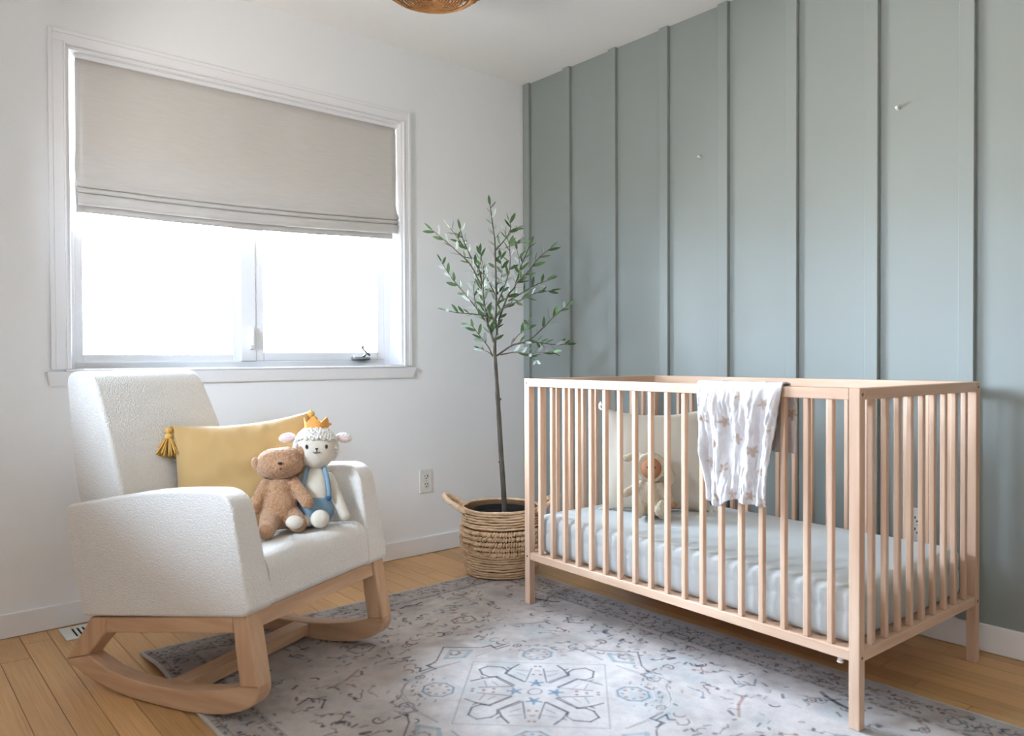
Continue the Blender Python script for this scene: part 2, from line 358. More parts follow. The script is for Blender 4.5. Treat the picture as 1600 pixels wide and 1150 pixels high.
# jamb liners
wb('jamb', (-2.168, -0.002, 0.911), (-2.156, 0.10, 2.057)); wb('jamb', (-0.785, -0.002, 0.911), (-0.773, 0.10, 2.057)); wb('jamb', (-2.156, -0.002, 2.045), (-0.785, 0.10, 2.057))
FY0, FY1 = 0.10, 0.155
for lo, hi in (((-2.164, FY0, 0.905), (-2.125, FY1, 2.06)), ((-0.815, FY0, 0.905), (-0.775, FY1, 2.06)), ((-2.125, FY0, 0.905), (-0.815, FY1, 0.936)), ((-2.125, FY0, 2.02), (-0.815, FY1, 2.06)), ((-1.512, FY0-0.006, 0.936), (-1.447, FY1, 2.02))):
    wb('frame', lo, hi, M_VINYL)
def sash(xa, xb, za, zb, yy, wdt):
    s = empty('sash', Vector(((xa+xb)/2, yy, za))-WC); s.parent = w1; c = Vector(((xa+xb)/2, yy, za))
    for lo, hi in (((xa, yy, za), (xa+wdt, yy+0.035, zb)), ((xb-wdt, yy, za), (xb, yy+0.035, zb)), ((xa+wdt, yy, za), (xb-wdt, yy+0.035, za+wdt)), ((xa+wdt, yy, zb-wdt), (xb-wdt, yy+0.035, zb))):
        boxobj('stile', Vector(lo)-c, Vector(hi)-c, M_VINYL, s, 0.003, 2)
    boxobj('pane', Vector((xa+wdt, yy+0.015, za+wdt))-c, Vector((xb-wdt, yy+0.020, zb-wdt))-c, M_GLASS, s)
    return s
sash(-2.125, -1.512, 0.936, 2.02, 0.108, 0.028)
sash(-1.447, -0.815, 0.936, 2.02, 0.100, 0.038)
# crank handle
bm = bmesh.new(); box(bm, Vector((-0.995, 0.070, 0.9365))-WC, Vector((-0.905, 0.100, 0.956))-WC, 0.007, 3)
tube(bm, [Vector(q)-WC for q in ((-0.945, 0.078, 0.950), (-0.935, 0.066, 0.967), (-0.920, 0.060, 0.961), (-0.955, 0.052, 0.985), (-0.962, 0.050, 0.993))], [0.007, 0.006, 0.005, 0.005, 0.005], 8)
ell(bm, Vector((-0.964, 0.047, 0.998))-WC, (0.009, 0.009, 0.008)); obj('crank_handle', bm, M_CHROME, w1, True)
bm = bmesh.new(); box(bm, Vector((-1.478, 0.082, 0.985))-WC, Vector((-1.456, 0.096, 1.082))-WC, 0.005, 3)
box(bm, Vector((-1.473, 0.066, 1.0))-WC, Vector((-1.462, 0.084, 1.072))-WC, 0.004, 3); obj('sash_lock', bm, M_TRIM, w1, True)

# ------------------------------------------------------------------ roman shade
shade = tag(empty('roman_shade', (-1.465, 0.03, 2.045)), 'oatmeal linen roman shade half lowered inside the white window frame', 'window shade')
SCc = Vector((-1.465, 0.03, 2.045))
def shz(x): return (x+2.132)/(1.342)          # 0..1 left to right
def sheet(name, prof, xa=-2.132, xb=-0.790, th=0.0022, n=48, wav=0.0015):
    """prof: list of (y, z) at left, z shifted linearly by tilt for z below 1.7"""
    bm = bmesh.new(); rows = []
    for i in range(n+1):
        x = xa+(xb-xa)*i/n; s = i/n; ring = []
        for (y, z) in prof:
            k = min(1, max(0, (1.98-z)/0.38)); zz = z+k*(0.031*s-0.012*math.sin(PI*s))
            yy = y+wav*math.sin(9*s*PI+z*9)*k
            edge = 0.006*mnoise.noise(Vector((z*7, 3 if s > 0.5 else 9, 0)))*(1 if i in (0, n) else 0)
            ring.append(bm.verts.new(Vector((x+edge, yy, zz))-SCc))
        rows.append(ring)
    for i in range(n):
        for j in range(len(prof)-1): bm.faces.new((rows[i][j], rows[i][j+1], rows[i+1][j+1], rows[i+1][j]))
    o = obj(name, bm, M_LINEN, shade, True); md = o.modifiers.new('t', 'SOLIDIFY'); md.thickness = th; md.offset = 0
    return o
sheet('panel', [(0.034, 2.044), (0.031, 2.0), (0.030, 1.9), (0.030, 1.8), (0.030, 1.7), (0.029, 1.64), (0.022, 1.60), (0.011, 1.580), (0.007, 1.573), (0.010, 1.567), (0.028, 1.569)])
sheet('fold', [(0.030, 1.570), (0.020, 1.567), (0.009, 1.561), (0.005, 1.554), (0.009, 1.547), (0.028, 1.548)])
sheet('fold', [(0.030, 1.549), (0.018, 1.546), (0.007, 1.539), (0.004, 1.528), (0.007, 1.516), (0.010, 1.507), (0.018, 1.503), (0.030, 1.508)])
sheet('hem', [(0.045, 1.60), (0.045, 1.55), (0.044, 1.50), (0.044, 1.480)], xa=-2.132, xb=-0.80)
bm = bmesh.new(); box(bm, Vector((-2.135, 0.020, 2.030))-SCc, Vector((-0.787, 0.052, 2.045))-SCc, 0.002, 1); obj('headrail', bm, M_TRIM, shade)

# ------------------------------------------------------------------ outlets, vent, pins
def outlet(loc, rz, label):
    r = tag(empty('wall_outlet', loc, rz), label, 'outlet', 'duplex wall outlets')
    boxobj('cover_plate', (-0.0355, -0.006, -0.057), (0.0355, 0, 0.057), M_PLATE, r, 0.003, 2)
    for s in (1, -1):
        bm = bmesh.new(); ell(bm, (0, -0.006, s*0.0195), (0.0165, 0.002, 0.0150)); f = obj('receptacle', bm, M_PLATE, r, True)
        boxobj('slot', (-0.0085, -0.0088, s*0.0195+0.001), (-0.0055, -0.0070, s*0.0195+0.010), M_SLOT, f)
        boxobj('slot', (0.0055, -0.0088, s*0.0195+0.001), (0.0085, -0.0070, s*0.0195+0.010), M_SLOT, f)
        bm = bmesh.new(); ell(bm, (0, -0.0075, s*0.0195-0.0065), (0.0035, 0.0016, 0.0035), u=10, v=6); obj('ground_hole', bm, M_SLOT, f)
    bm = bmesh.new(); ell(bm, (0, -0.006, 0), (0.003, 0.0015, 0.003), u=10, v=6); obj('screw', bm, M_CHROME, r)
    return r
outlet((-0.652, 0, 0.352), 0, 'white duplex outlet low on the white wall beside the basket')
outlet((-0.0, -2.010, 0.372), -PI/2, 'white duplex outlet on the sage green wall behind the crib slats')
vt = tag(empty('floor_vent', (-2.065, -0.104, 0)), 'white metal floor register by the baseboard behind the rocking chair', 'floor vent')
bm = bmesh.new(); hx, hy = 0.150, 0.070
for lo, hi in (((-hx, -hy, 0.0005), (-hx+0.035, hy, 0.005)), ((hx-0.035, -hy, 0.0005), (hx, hy, 0.005)), ((-hx+0.035, -hy, 0.0005), (hx-0.035, -hy+0.022, 0.005)), ((-hx+0.035, hy-0.022, 0.0005), (hx-0.035, hy, 0.005))):
    box(bm, lo, hi, 0.0015, 1)
obj('vent_frame', bm, M_METAL, vt)
boxobj('duct_opening', (-hx+0.03, -hy+0.02, 0.0004), (hx-0.03, hy-0.02, 0.0012), M_SLOT, vt)
for k in range(13):
    x = -hx+0.046+k*0.0162; boxobj('louver', (x-0.0045, -hy+0.02, 0.001), (x+0.0045, hy-0.02, 0.0045), M_METAL, vt, 0.001, 1)
for (y, z, lab) in ((-1.127, 1.794, 'clear push pin on the green wall, the one nearer the window corner'), (-1.942, 1.798, 'clear push pin on the green wall, the one farther right and larger')):
    pn = tag(empty('push_pin', (0, y, z)), lab, 'push pin', 'push pins in the green wall')
    bm = bmesh.new(); tube(bm, [(-0.0, 0, 0), (-0.003, 0, 0), (-0.004, 0, 0), (-0.012, 0, 0.001), (-0.014, 0, 0.001), (-0.018, 0, 0.001)], [0.006, 0.006, 0.0035, 0.0035, 0.006, 0.005], 12); obj('pin_head', bm, M_PLATE, pn, True)
    bm = bmesh.new(); tube(bm, [(-0.001, 0.0, 0.002), (-0.014, -0.012, 0.010)], 0.0012, 6); obj('needle', bm, M_CHROME, pn)

# ------------------------------------------------------------------ rug
RX0, RX1, RY0, RY1 = -2.062, -0.515, -2.553, -0.465
RCX, RCY = -1.302, -1.504
RES = 0.003
nx = int((RX1-RX0)/RES)+1; ny = int((RY1-RY0)/RES)+1
gx = np.linspace(RX0, RX1, nx)-RCX; gy = np.linspace(RY0, RY1, ny)-RCY
GX, GY = np.meshgrid(gx, gy)       # rows = y
base = np.array(lin((180, 172, 168))[:3])
img = np.ones((ny, nx, 3))*base
DK = np.array(lin((52, 48, 58))[:3]); DK2 = np.array(lin((78, 72, 76))[:3]); BLU = np.array(lin((92, 114, 128))[:3]); TEAL = np.array(lin((126, 144, 148))[:3])
RUST = np.array(lin((132, 98, 84))[:3]); LIT = np.array(lin((176, 172, 170))[:3]); TAUPE = np.array(lin((128, 118, 112))[:3])
# soft tonal patches (woven abrash)
rs = np.random.RandomState(5)
def fnoise(sx, sy, seed):
    r = np.random.RandomState(seed); a = int(1.6/sx)+3; b = int(2.2/sy)+3; g = r.rand(b, a)
    xi = (GX-gx[0])/sx; yi = (GY-gy[0])/sy; i = xi.astype(int); j = yi.astype(int); fx = xi-i; fy = yi-j
    fx = fx*fx*(3-2*fx); fy = fy*fy*(3-2*fy)
    return g[j, i]*(1-fx)*(1-fy)+g[j, i+1]*fx*(1-fy)+g[j+1, i]*(1-fx)*fy+g[j+1, i+1]*fx*fy
n1 = fnoise(0.11, 0.11, 1)*0.5+fnoise(0.04, 0.04, 2)*0.3+fnoise(0.012, 0.015, 3)*0.2
img *= (1+(n1-0.5)*0.55)[..., None]
n2 = np.clip((fnoise(0.09, 0.09, 8)-0.60)*3, 0, 1)*0.35; img = img*(1-n2[..., None])+TEAL*n2[..., None]
n2 = np.clip((fnoise(0.07, 0.07, 9)-0.66)*2, 0, 1)*0.30; img = img*(1-n2[..., None])+RUST*n2[..., None]
n2 = np.clip((fnoise(0.16, 0.16, 14)*0.6+fnoise(0.03, 0.03, 15)*0.4-0.5)*3, 0, 1)*0.45; img = img*(1-n2[..., None])+TAUPE*n2[..., None]
def stamp(d, x0, x1, y0, y1, wd, col, al, soft=0.0035):
    a = np.clip((wd/2+soft/2-d)/soft, 0, 1)*al
    s = (slice(y0, y1), slice(x0, x1)); img[s] = img[s]*(1-a[..., None])+col*a[..., None]
def win(xa, xb, ya, yb, pad):
    i0 = max(0, int((xa-pad-gx[0])/RES)); i1 = min(nx, int((xb+pad-gx[0])/RES)+2); j0 = max(0, int((ya-pad-gy[0])/RES)); j1 = min(ny, int((yb+pad-gy[0])/RES)+2)
    return i0, i1, j0, j1
def seg_(p, q, wd, col, al=0.85):
    i0, i1, j0, j1 = win(min(p[0], q[0]), max(p[0], q[0]), min(p[1], q[1]), max(p[1], q[1]), wd+0.006)
    if i1 <= i0 or j1 <= j0: return
    X = GX[j0:j1, i0:i1]; Y = GY[j0:j1, i0:i1]; dx, dy = q[0]-p[0], q[1]-p[1]; L2 = dx*dx+dy*dy+1e-12
    t = np.clip(((X-p[0])*dx+(Y-p[1])*dy)/L2, 0, 1); d = np.hypot(X-p[0]-t*dx, Y-p[1]-t*dy)
    stamp(d, i0, i1, j0, j1, wd, col, al)
def poly_(P, wd, col, al=0.85, syms=((1, 0, 0, 1),), close=False):
    P = list(P)+([P[0]] if close else [])
    for (a, b, c, d) in syms:
        Q = [(a*x+b*y, c*x+d*y) for x, y in P]
        for i in range(len(Q)-1): seg_(Q[i], Q[i+1], wd, col, al)
def disc(p, r, col, al=0.8, syms=((1, 0, 0, 1),)):
    for (a, b, c, d) in syms:
        q = (a*p[0]+b*p[1], c*p[0]+d*p[1]); seg_(q, (q[0]+1e-5, q[1]), r*2, col, al)
ROT4 = ((1, 0, 0, 1), (0, -1, 1, 0), (-1, 0, 0, -1), (0, 1, -1, 0))
MIR4 = ((1, 0, 0, 1), (-1, 0, 0, 1), (1, 0, 0, -1), (-1, 0, 0, -1))
D8 = ROT4+((-1, 0, 0, 1), (0, 1, 1, 0), (1, 0, 0, -1), (0, -1, -1, 0))
# medallion diamond panel, arms, petals, stars
a_ = np.clip((0.29-(abs(GX)+abs(GY)))/0.01, 0, 1)*0.12; img = img*(1-a_[..., None])+LIT*a_[..., None]
poly_([(0.287, 0), (0, 0.283), (-0.287, 0), (0, -0.283)], 0.004, TAUPE, 0.6, close=True)
poly_([(0.070, 0.016), (0.150, 0.016), (0.165, 0.034), (0.190, 0.038), (0.224, 0.022), (0.226, -0.012), (0.192, -0.040), (0.165, -0.038), (0.150, -0.017), (0.070, -0.020)], 0.0055, DK, 0.85, ROT4)
poly_([(0.149, 0.018), (0.167, 0.055), (0.175, 0.092)], 0.006, DK, 0.85, D8)
poly_([(0.167, 0.05), (0.18, 0.052)], 0.005, DK, 0.8, D8)
poly_([(0.126, 0.101), (0.067, 0.024), (0.147, 0.021)], 0.0045, DK2, 0.8, D8)
poly_([(0.117, 0.080), (0.150, 0.062)], 0.0035, DK2, 0.6, D8); poly_([(0.100, 0.052), (0.132, 0.048)], 0.0035, DK2, 0.6, D8)
poly_([(0.021*math.cos(t*PI/8), 0.018*math.sin(t*PI/8)) for t in range(17)], 0.004, DK2, 0.8)
for k in range(4):
    cx, cy = 0.057*math.cos(PI/4+k*PI/2), 0.057*math.sin(PI/4+k*PI/2)
    for j in range(5): an = PI/4+k*PI/2+j*2*PI/5; seg_((cx, cy), (cx+0.020*math.cos(an), cy+0.020*math.sin(an)), 0.008, BLU, 0.9)
    disc((cx, cy), 0.011, BLU, 0.9)
for q in ((0.10, 0.105), (0.075, 0.09), (0.09, 0.075), (0.12, 0.13), (0.13, 0.12)): disc(q, 0.005, RUST, 0.7, D8)
oc = [(0.19+0.048*math.cos(PI/8+k*PI/4)*1.0, 0.197+0.044*math.sin(PI/8+k*PI/4)) for k in range(8)]
poly_(oc, 0.006, BLU, 0.85, ROT4, close=True); poly_([(0.19+(x-0.19)*1.3, 0.197+(y-0.197)*1.3) for x, y in oc], 0.005, LIT, 0.8, ROT4, close=True)
for t in range(8): disc((0.19+0.03*math.cos(t*PI/4), 0.197+0.03*math.sin(t*PI/4)), 0.006, BLU if t % 2 else RUST, 0.7, ROT4)
poly_([(0.03, 0.31), (0.13, 0.315), (0.25, 0.282), (0.301, 0.221), (0.322, 0.115), (0.31, 0.03)], 0.010, LIT, 0.8, D8)
poly_([(0.03, 0.31), (0.13, 0.315), (0.25, 0.282), (0.301, 0.221), (0.322, 0.115), (0.31, 0.03)], 0.003, TAUPE, 0.8, D8)
poly_([(0.314, 0.171), (0.314, 0.118), (0.345, 0.125), (0.366, 0.079), (0.441, 0.0)], 0.005, DK2, 0.85, D8)
poly_([(0.092, 0.355), (0.126, 0.354), (0.121, 0.33), (0.168, 0.328), (0.15, 0.348)], 0.006, DK, 0.8, MIR4)
poly_([(0.36, 0.05), (0.40, 0.0), (0.36, -0.05), (0.33, 0.0)], 0.014, TEAL, 0.7, ROT4, close=True); poly_([(0.385, 0.012), (0.372, 0.02), (0.362, 0.008), (0.366, -0.01), (0.38, -0.014)], 0.006, DK2, 0.8, ROT4)
for q, c in (((0.25, 0.235), DK), ((0.27, 0.18), RUST), ((0.235, 0.26), DK2), ((0.21, 0.275), RUST), ((0.285, 0.15), DK2), ((0.26, 0.21), DK2), ((0.24, 0.14), RUST), ((0.165, 0.26), DK)):
    seg_(q, (q[0]+0.012, q[1]-0.008), 0.007, c, 0.7)
    for (a, b, c2, d) in D8[1:]: s_ = (a*q[0]+b*q[1], c2*q[0]+d*q[1]); seg_(s_, (s_[0]+0.012*a+0.002, s_[1]-0.008*d), 0.006, c, 0.65)
# field flowers, scrolls and sprigs, mirrored about both axes
r_ = random.Random(21)
def scroll(cx, cy, rad, a0, sweep, wd, col, al):
    P = [(cx+rad*(1-0.3*k/10)*math.cos(a0+sweep*k/10), cy+rad*(1-0.3*k/10)*math.sin(a0+sweep*k/10)) for k in range(11)]
    poly_(P, wd, col, al, MIR4)
def inmed(x, y): return x+y*0.75 < 0.40 and max(x, y) < 0.46
HX, HY = 0.62, 0.89
cnt = 0
while cnt < 190:
    x, y = r_.uniform(0.0, HX), r_.uniform(0.0, HY)
    if inmed(x, y): continue
    cnt += 1; t = r_.random(); c = r_.choice([DK, DK, DK2, DK2, RUST, TAUPE, BLU]); a0 = r_.uniform(0, 2*PI)
    if t < 0.16: scroll(x, y, r_.uniform(0.010, 0.024), a0, r_.uniform(1.5, 4.5)*r_.choice([-1, 1]), r_.uniform(0.003, 0.006), c, 0.8)
    elif t < 0.22:
        R = r_.uniform(0.010, 0.016); poly_([(x+R*math.cos(k*PI/4)*1.3, y+R*math.sin(k*PI/4)) for k in range(9)], 0.004, c, 0.75, MIR4); disc((x, y), 0.006, r_.choice([RUST, BLU, DK]), 0.8, MIR4)
    elif t < 0.72:
        L_ = r_.uniform(0.006, 0.024); poly_([(x, y), (x+L_*math.cos(a0), y+L_*math.sin(a0))], r_.uniform(0.004, 0.010), c, 0.75, MIR4)
    else:
        L_ = r_.uniform(0.03, 0.07); P = [(x, y)]
        for k in range(5): a0 += r_.uniform(-1.5, 1.5); P.append((P[-1][0]+L_/4*math.cos(a0), P[-1][1]+L_/4*math.sin(a0)))
        poly_(P, 0.0035, c, 0.75, MIR4); disc(P[-1], 0.007, c, 0.75, MIR4); disc(P[2], 0.005, RUST, 0.7, MIR4)
# named larger motifs
poly_([(0.60, 0.53), (0.585, 0.55), (0.575, 0.575), (0.565, 0.60), (0.56, 0.625)], 0.013, DK, 0.85, MIR4); poly_([(0.56, 0.56), (0.60, 0.585)], 0.006, DK, 0.8, MIR4)
poly_([(0.40, 0.83), (0.37, 0.845), (0.35, 0.87), (0.365, 0.885)], 0.006, DK, 0.85, MIR4); poly_([(0.37, 0.845), (0.36, 0.78), (0.35, 0.70)], 0.004, DK2, 0.8, MIR4)
poly_([(0.10, 0.86), (0.13, 0.87), (0.17, 0.86), (0.20, 0.87)], 0.010, DK, 0.8, MIR4)
poly_([(0.50, 0.30), (0.47, 0.34), (0.50, 0.38), (0.54, 0.36)], 0.006, DK, 0.8, MIR4)
poly_([(0.16, 0.60), (0.20, 0.57), (0.24, 0.58), (0.25, 0.62), (0.21, 0.64), (0.17, 0.63)], 0.006, DK2, 0.85, MIR4, close=True)
poly_([(0.30, 0.46), (0.36, 0.42), (0.42, 0.40)], 0.009, RUST, 0.6, MIR4)
for q in ((0.49, 0.19), (0.47, 0.10), (0.52, 0.06)): poly_([q, (q[0]+0.02, q[1]+0.006)], 0.013, DK, 0.8, MIR4)
# border band
BX, BY = 0.765, 1.04
b_ = np.maximum((abs(GX)-0.635)/0.01, (abs(GY)-0.905)/0.01); a_ = np.clip(b_, 0, 1)*0.22; img = img*(1-a_[..., None])+TAUPE*a_[..., None]
for (ex, ey, wd, col, al) in ((0.635, 0.905, 0.004, DK2, 0.6), (0.650, 0.920, 0.005, TAUPE, 0.7), (0.735, 1.01, 0.004, DK2, 0.5)):
    poly_([(ex, ey), (-ex, ey), (-ex, -ey), (ex, -ey)], wd, col, al, close=True)
t = -0.89
while t < 0.89:
    seg_((0.642, t), (0.642+r_.uniform(-.004, .004), t+0.014), 0.007, DK, 0.75); seg_((-0.642, t), (-0.642, t+0.014), 0.007, DK, 0.75); t += r_.uniform(0.022, 0.034)
t = -0.63
while t < 0.63:
    seg_((t, 0.912), (t+0.014, 0.912+r_.uniform(-.004, .004)), 0.007, DK, 0.75); seg_((t, -0.912), (t+0.014, -0.912), 0.007, DK, 0.75); t += r_.uniform(0.022, 0.034)
for k in range(330):
    long = r_.random() < 0.6
    if long: x, y = r_.uniform(0.66, 0.75), r_.uniform(0, 1.03)
    else: x, y = r_.uniform(0, 0.75), r_.uniform(0.93, 1.03)
    c = r_.choice([DK, DK, DK2, DK2, RUST, BLU]); tt = r_.random(); a0 = r_.uniform(0, 2*PI)
    if tt < 0.35: scroll(x, y, r_.uniform(0.006, 0.018), a0, r_.uniform(2, 5), 0.0035, c, 0.8)
    elif tt < 0.8: poly_([(x, y), (x+0.014*math.cos(a0), y+0.014*math.sin(a0))], r_.uniform(0.004, 0.008), c, 0.75, MIR4)
    else: disc((x, y), r_.uniform(0.004, 0.008), c, 0.75, MIR4)
# worn pale areas and cream binding
n3 = np.clip((fnoise(0.05, 0.04, 31)*0.6+fnoise(0.016, 0.016, 33)*0.4-0.52)*2.2, 0, 1)*0.5; img = img*(1-n3[..., None])+(base*1.03)*n3[..., None]
ed = np.minimum(np.minimum(GX-gx[0], gx[-1]-GX), np.minimum(GY-gy[0], gy[-1]-GY)); a_ = (ed < 0.008).astype(float)*0.9
img = img*(1-a_[..., None])+np.array(lin((196, 192, 184))[:3])*a_[..., None]
# height: lies flat, with a low ripple at the corner under the rocker
def rug_z(X, Y):
    dx = X-RX0; dy = RY1-Y
    return 0.008+0.020*np.exp(-((dy-0.20)/0.14)**2)*np.exp(-(dx/0.22)**2)
V = np.zeros((ny, nx, 3)); V[..., 0] = GX+RCX; V[..., 1] = GY+RCY; V[..., 2] = rug_z(V[..., 0], V[..., 1])
idx = np.arange(nx*ny).reshape(ny, nx)
F = np.stack([idx[:-1, :-1], idx[:-1, 1:], idx[1:, 1:], idx[1:, :-1]], -1).reshape(-1, 4)
per = np.concatenate([idx[0, :-1], idx[:-1, -1], idx[-1, :0:-1], idx[:0:-1, 0]])
Vt = V.reshape(-1, 3); sk = Vt[per].copy(); sk[:, 2] -= 0.0075; sid = np.arange(len(per))+nx*ny
S = np.stack([per, sid, np.roll(sid, -1), np.roll(per, -1)], -1)
allV = np.vstack([Vt, sk]); allF = np.vstack([F, S]); colr = np.vstack([img.reshape(-1, 3), img.reshape(-1, 3)[per]])
def grid_mesh(name, Vv, Ff, C):
    me = bpy.data.meshes.new(name); me.vertices.add(len(Vv)); me.vertices.foreach_set('co', Vv.astype(np.float32).ravel())
    me.loops.add(len(Ff)*4); me.loops.foreach_set('vertex_index', Ff.astype(np.int32).ravel())
    me.polygons.add(len(Ff)); me.polygons.foreach_set('loop_start', np.arange(len(Ff), dtype=np.int32)*4)
    me.update(calc_edges=True); me.polygons.foreach_set('use_smooth', np.ones(len(Ff), dtype=bool))
    at = me.color_attributes.new('pattern', 'FLOAT_COLOR', 'POINT'); at.data.foreach_set('color', np.hstack([C, np.ones((len(C), 1))]).astype(np.float32).ravel())
    return me
M_RUG = attr_mat('faded_persian_pile', 0.95, fade=(166, 160, 156), bump=0.5, bscale=350, bdist=0.002, speck=0.12)
rug = link('rug', grid_mesh('rug', allV, allF, colr), None, M_RUG)
tag(rug, 'faded grey and cream oriental rug with blue medallion on the plank floor', 'rug')

# ------------------------------------------------------------------ rocking chair
CN = Vector((-2.083, -0.978, 0.003)); chair = tag(empty('rocking_chair', CN, math.atan2(-0.903, 0.429)),
    'white boucle upholstered rocking chair with pale ash rockers under the window', 'chair')
arc = [(-0.471, 0.068), (-0.40, 0.038), (-0.345, 0.022), (-0.27, 0.009), (-0.20, 0.002), (-0.10, 0.0), (0.0, 0.001), (0.07, 0.007), (0.135, 0.018), (0.19, 0.036), (0.222, 0.052), (0.240, 0.068), (0.248, 0.090), (0.249, 0.108)]
inn = [(0.190, 0.100), (0.12, 0.079), (0.024, 0.062), (-0.06, 0.054), (-0.141, 0.052), (-0.22, 0.055), (-0.292, 0.064), (-0.378, 0.094)]
def woodpart(name, prof, va, vb, m, bev=0.004):
    bm = bmesh.new(); prism(bm, prof, va, vb, bev, 2); return obj(name, bm, m, chair)
for va, vb in ((0.0, 0.052), (0.564, 0.616)):
    woodpart('rocker', arc+inn, va, vb, M_AX)
    woodpart('front_leg', [(0.190, 0.1005), (0.249, 0.1085), (0.232, 0.200), (0.216, 0.2875), (0.166, 0.281), (0.174, 0.20)], va, vb, M_AZ)
    woodpart('rear_leg', [(-0.378, 0.0945), (-0.471, 0.0685), (-0.363, 0.206), (-0.300, 0.214), (-0.304, 0.170)], va, vb, M_AZ)
    woodpart('side_rail', [(-0.303, 0.170), (-0.300, 0.214), (0.166, 0.280), (0.168, 0.236)], va, vb, M_AX)
bm = bmesh.new(); prism(bm, [(0.175, 0.240), (0.214, 0.245), (0.208, 0.287), (0.175, 0.282)], 0.052, 0.564, 0.002, 1); obj('front_rail', bm, M_AY, chair)
bm = bmesh.new(); prism(bm, [(-0.345, 0.168), (-0.31, 0.172), (-0.31, 0.212), (-0.345, 0.208)], 0.052, 0.564, 0.002, 1); obj('rear_rail', bm, M_AY, chair)
bm = bmesh.new(); prism(bm, [(-0.105, 0.016), (-0.045, 0.016), (-0.045, 0.052), (-0.105, 0.052)], 0.052, 0.564, 0.002, 1); obj('stretcher', bm, M_AY, chair)
def rounded(prof, rads, n=6):
    """fillet polygon corners"""
    out_ = []; N_ = len(prof)
    for i, (px, py) in enumerate(prof):
        r = rads[i] if hasattr(rads, '__len__') else rads
        a = Vector(prof[i-1]); b = Vector((px, py)); c = Vector(prof[(i+1) % N_])
        if r <= 0: out_.append((px, py)); continue
        d1 = (a-b); d2 = (c-b); l = min(r, d1.length*0.45, d2.length*0.45); p0 = b+d1.normalized()*l; p1 = b+d2.normalized()*l
        for k in range(n+1):
            t = k/n; q = p0*(1-t)**2+b*2*t*(1-t)+p1*t*t; out_.append((q.x, q.y))
    return out_
def cushion(name, prof, va, vb, bev, taper=None):
    bm = bmesh.new(); prism(bm, prof, va, vb, bev, 5)
    if taper:
        for v in bm.verts: taper(v)
    o = obj(name, bm, M_BOUCLE, chair, True)
    for p_ in o.data.polygons: pass
    try:
        md = o.modifiers.new('wn', 'WEIGHTED_NORMAL'); md.keep_sharp = False
    except Exception: pass
    return o
armp = rounded([(-0.385, 0.2095), (0.214, 0.2850), (0.228, 0.30), (0.170, 0.604), (-0.10, 0.588), (-0.462, 0.520)], [0.01, 0.01, 0.02, 0.07, 0.2, 0.035])
def tap(sgn, vc):
    def f(v):
        k = max(0, (v.co.z-0.30)/0.30)
        if sgn > 0 and v.co.y > vc: v.co.y -= 0.022*k
        if sgn < 0 and v.co.y < vc: v.co.y += 0.022*k
    return f
cushion('arm', armp, -0.010, 0.090, 0.022, tap(1, 0.04)); cushion('arm', armp, 0.526, 0.626, 0.022, tap(-1, 0.576))
backp = rounded([(-0.40, 0.235), (-0.530, 0.52), (-0.588, 0.905), (-0.470, 0.908), (-0.385, 0.70), (-0.285, 0.37), (-0.27, 0.25)], [0.02, 0.1, 0.045, 0.10, 0.15, 0.05, 0.02])
def bt(v):
    k = max(0, (v.co.z-0.6)/0.3)
    if v.co.y > 0.308: v.co.y += -0.030*k*k
    else: v.co.y += 0.008*k
cushion('backrest', backp, 0.082, 0.534, 0.050, bt)
seatp = rounded([(-0.34, 0.216), (0.208, 0.2865), (0.221, 0.30), (0.210, 0.430), (-0.30, 0.362)], [0.01, 0.01, 0.01, 0.075, 0.02], 8)
cushion('seat', seatp, 0.084, 0.532, 0.008)

def chairpt(a, b, z): return chair.matrix_basis @ Vector((a, b, z))
def seat_z(a): return 0.4010+0.1336*a+0.003

# ------------------------------------------------------------------ pillows
def pillow_mesh(W_, H_, T_, n=44, seed=1, pinch=0.06, sag=0.0, wr=0.004):
    Vp = []; F_ = []; nn = n+1
    for side in (0, 1):
        for j in range(nn):
            for i in range(nn):
                x = 2*i/n-1; z = 2*j/n-1
                xs = x*(1-pinch*(1-z*z)); zs = z*(1-pinch*(1-x*x))
                h = (max(0, (1-abs(x)**2.4))*max(0, (1-abs(z)**2.4)))**0.55
                edge = 1-h
                wz = wr*mnoise.noise(Vector((x*3+seed, z*3, side*5+seed)))*h+wr*0.8*mnoise.noise(Vector((x*9+seed, z*2.5, side)))*edge*(h > 0)*3*h
                y = (T_/2*h+wz*(h > 0.01)+0.0015)*(-1 if side == 0 else 1)
                zz = zs*H_/2
                if z > 0: zz -= sag*z*(1-x*x)
                Vp.append((xs*W_/2, y, zz+H_/2))
    def id_(s, i, j): return s*nn*nn+j*nn+i
    for s in (0, 1):
        for j in range(n):
            for i in range(n):
                q = (id_(s, i, j), id_(s, i+1, j), id_(s, i+1, j+1), id_(s, i, j+1)); F_.append(q if s == 0 else q[::-1])
    for i in range(n):
        for (a, b) in (((i, 0), (i+1, 0)), ((i+1, n), (i, n)), ((0, i+1), (0, i)), ((n, i), (n, i+1))):
            F_.append((id_(0, *b), id_(0, *a), id_(1, *a), id_(1, *b)))
    me = bpy.data.meshes.new('pillow'); me.from_pydata(Vp, [], F_); me.update(); return me
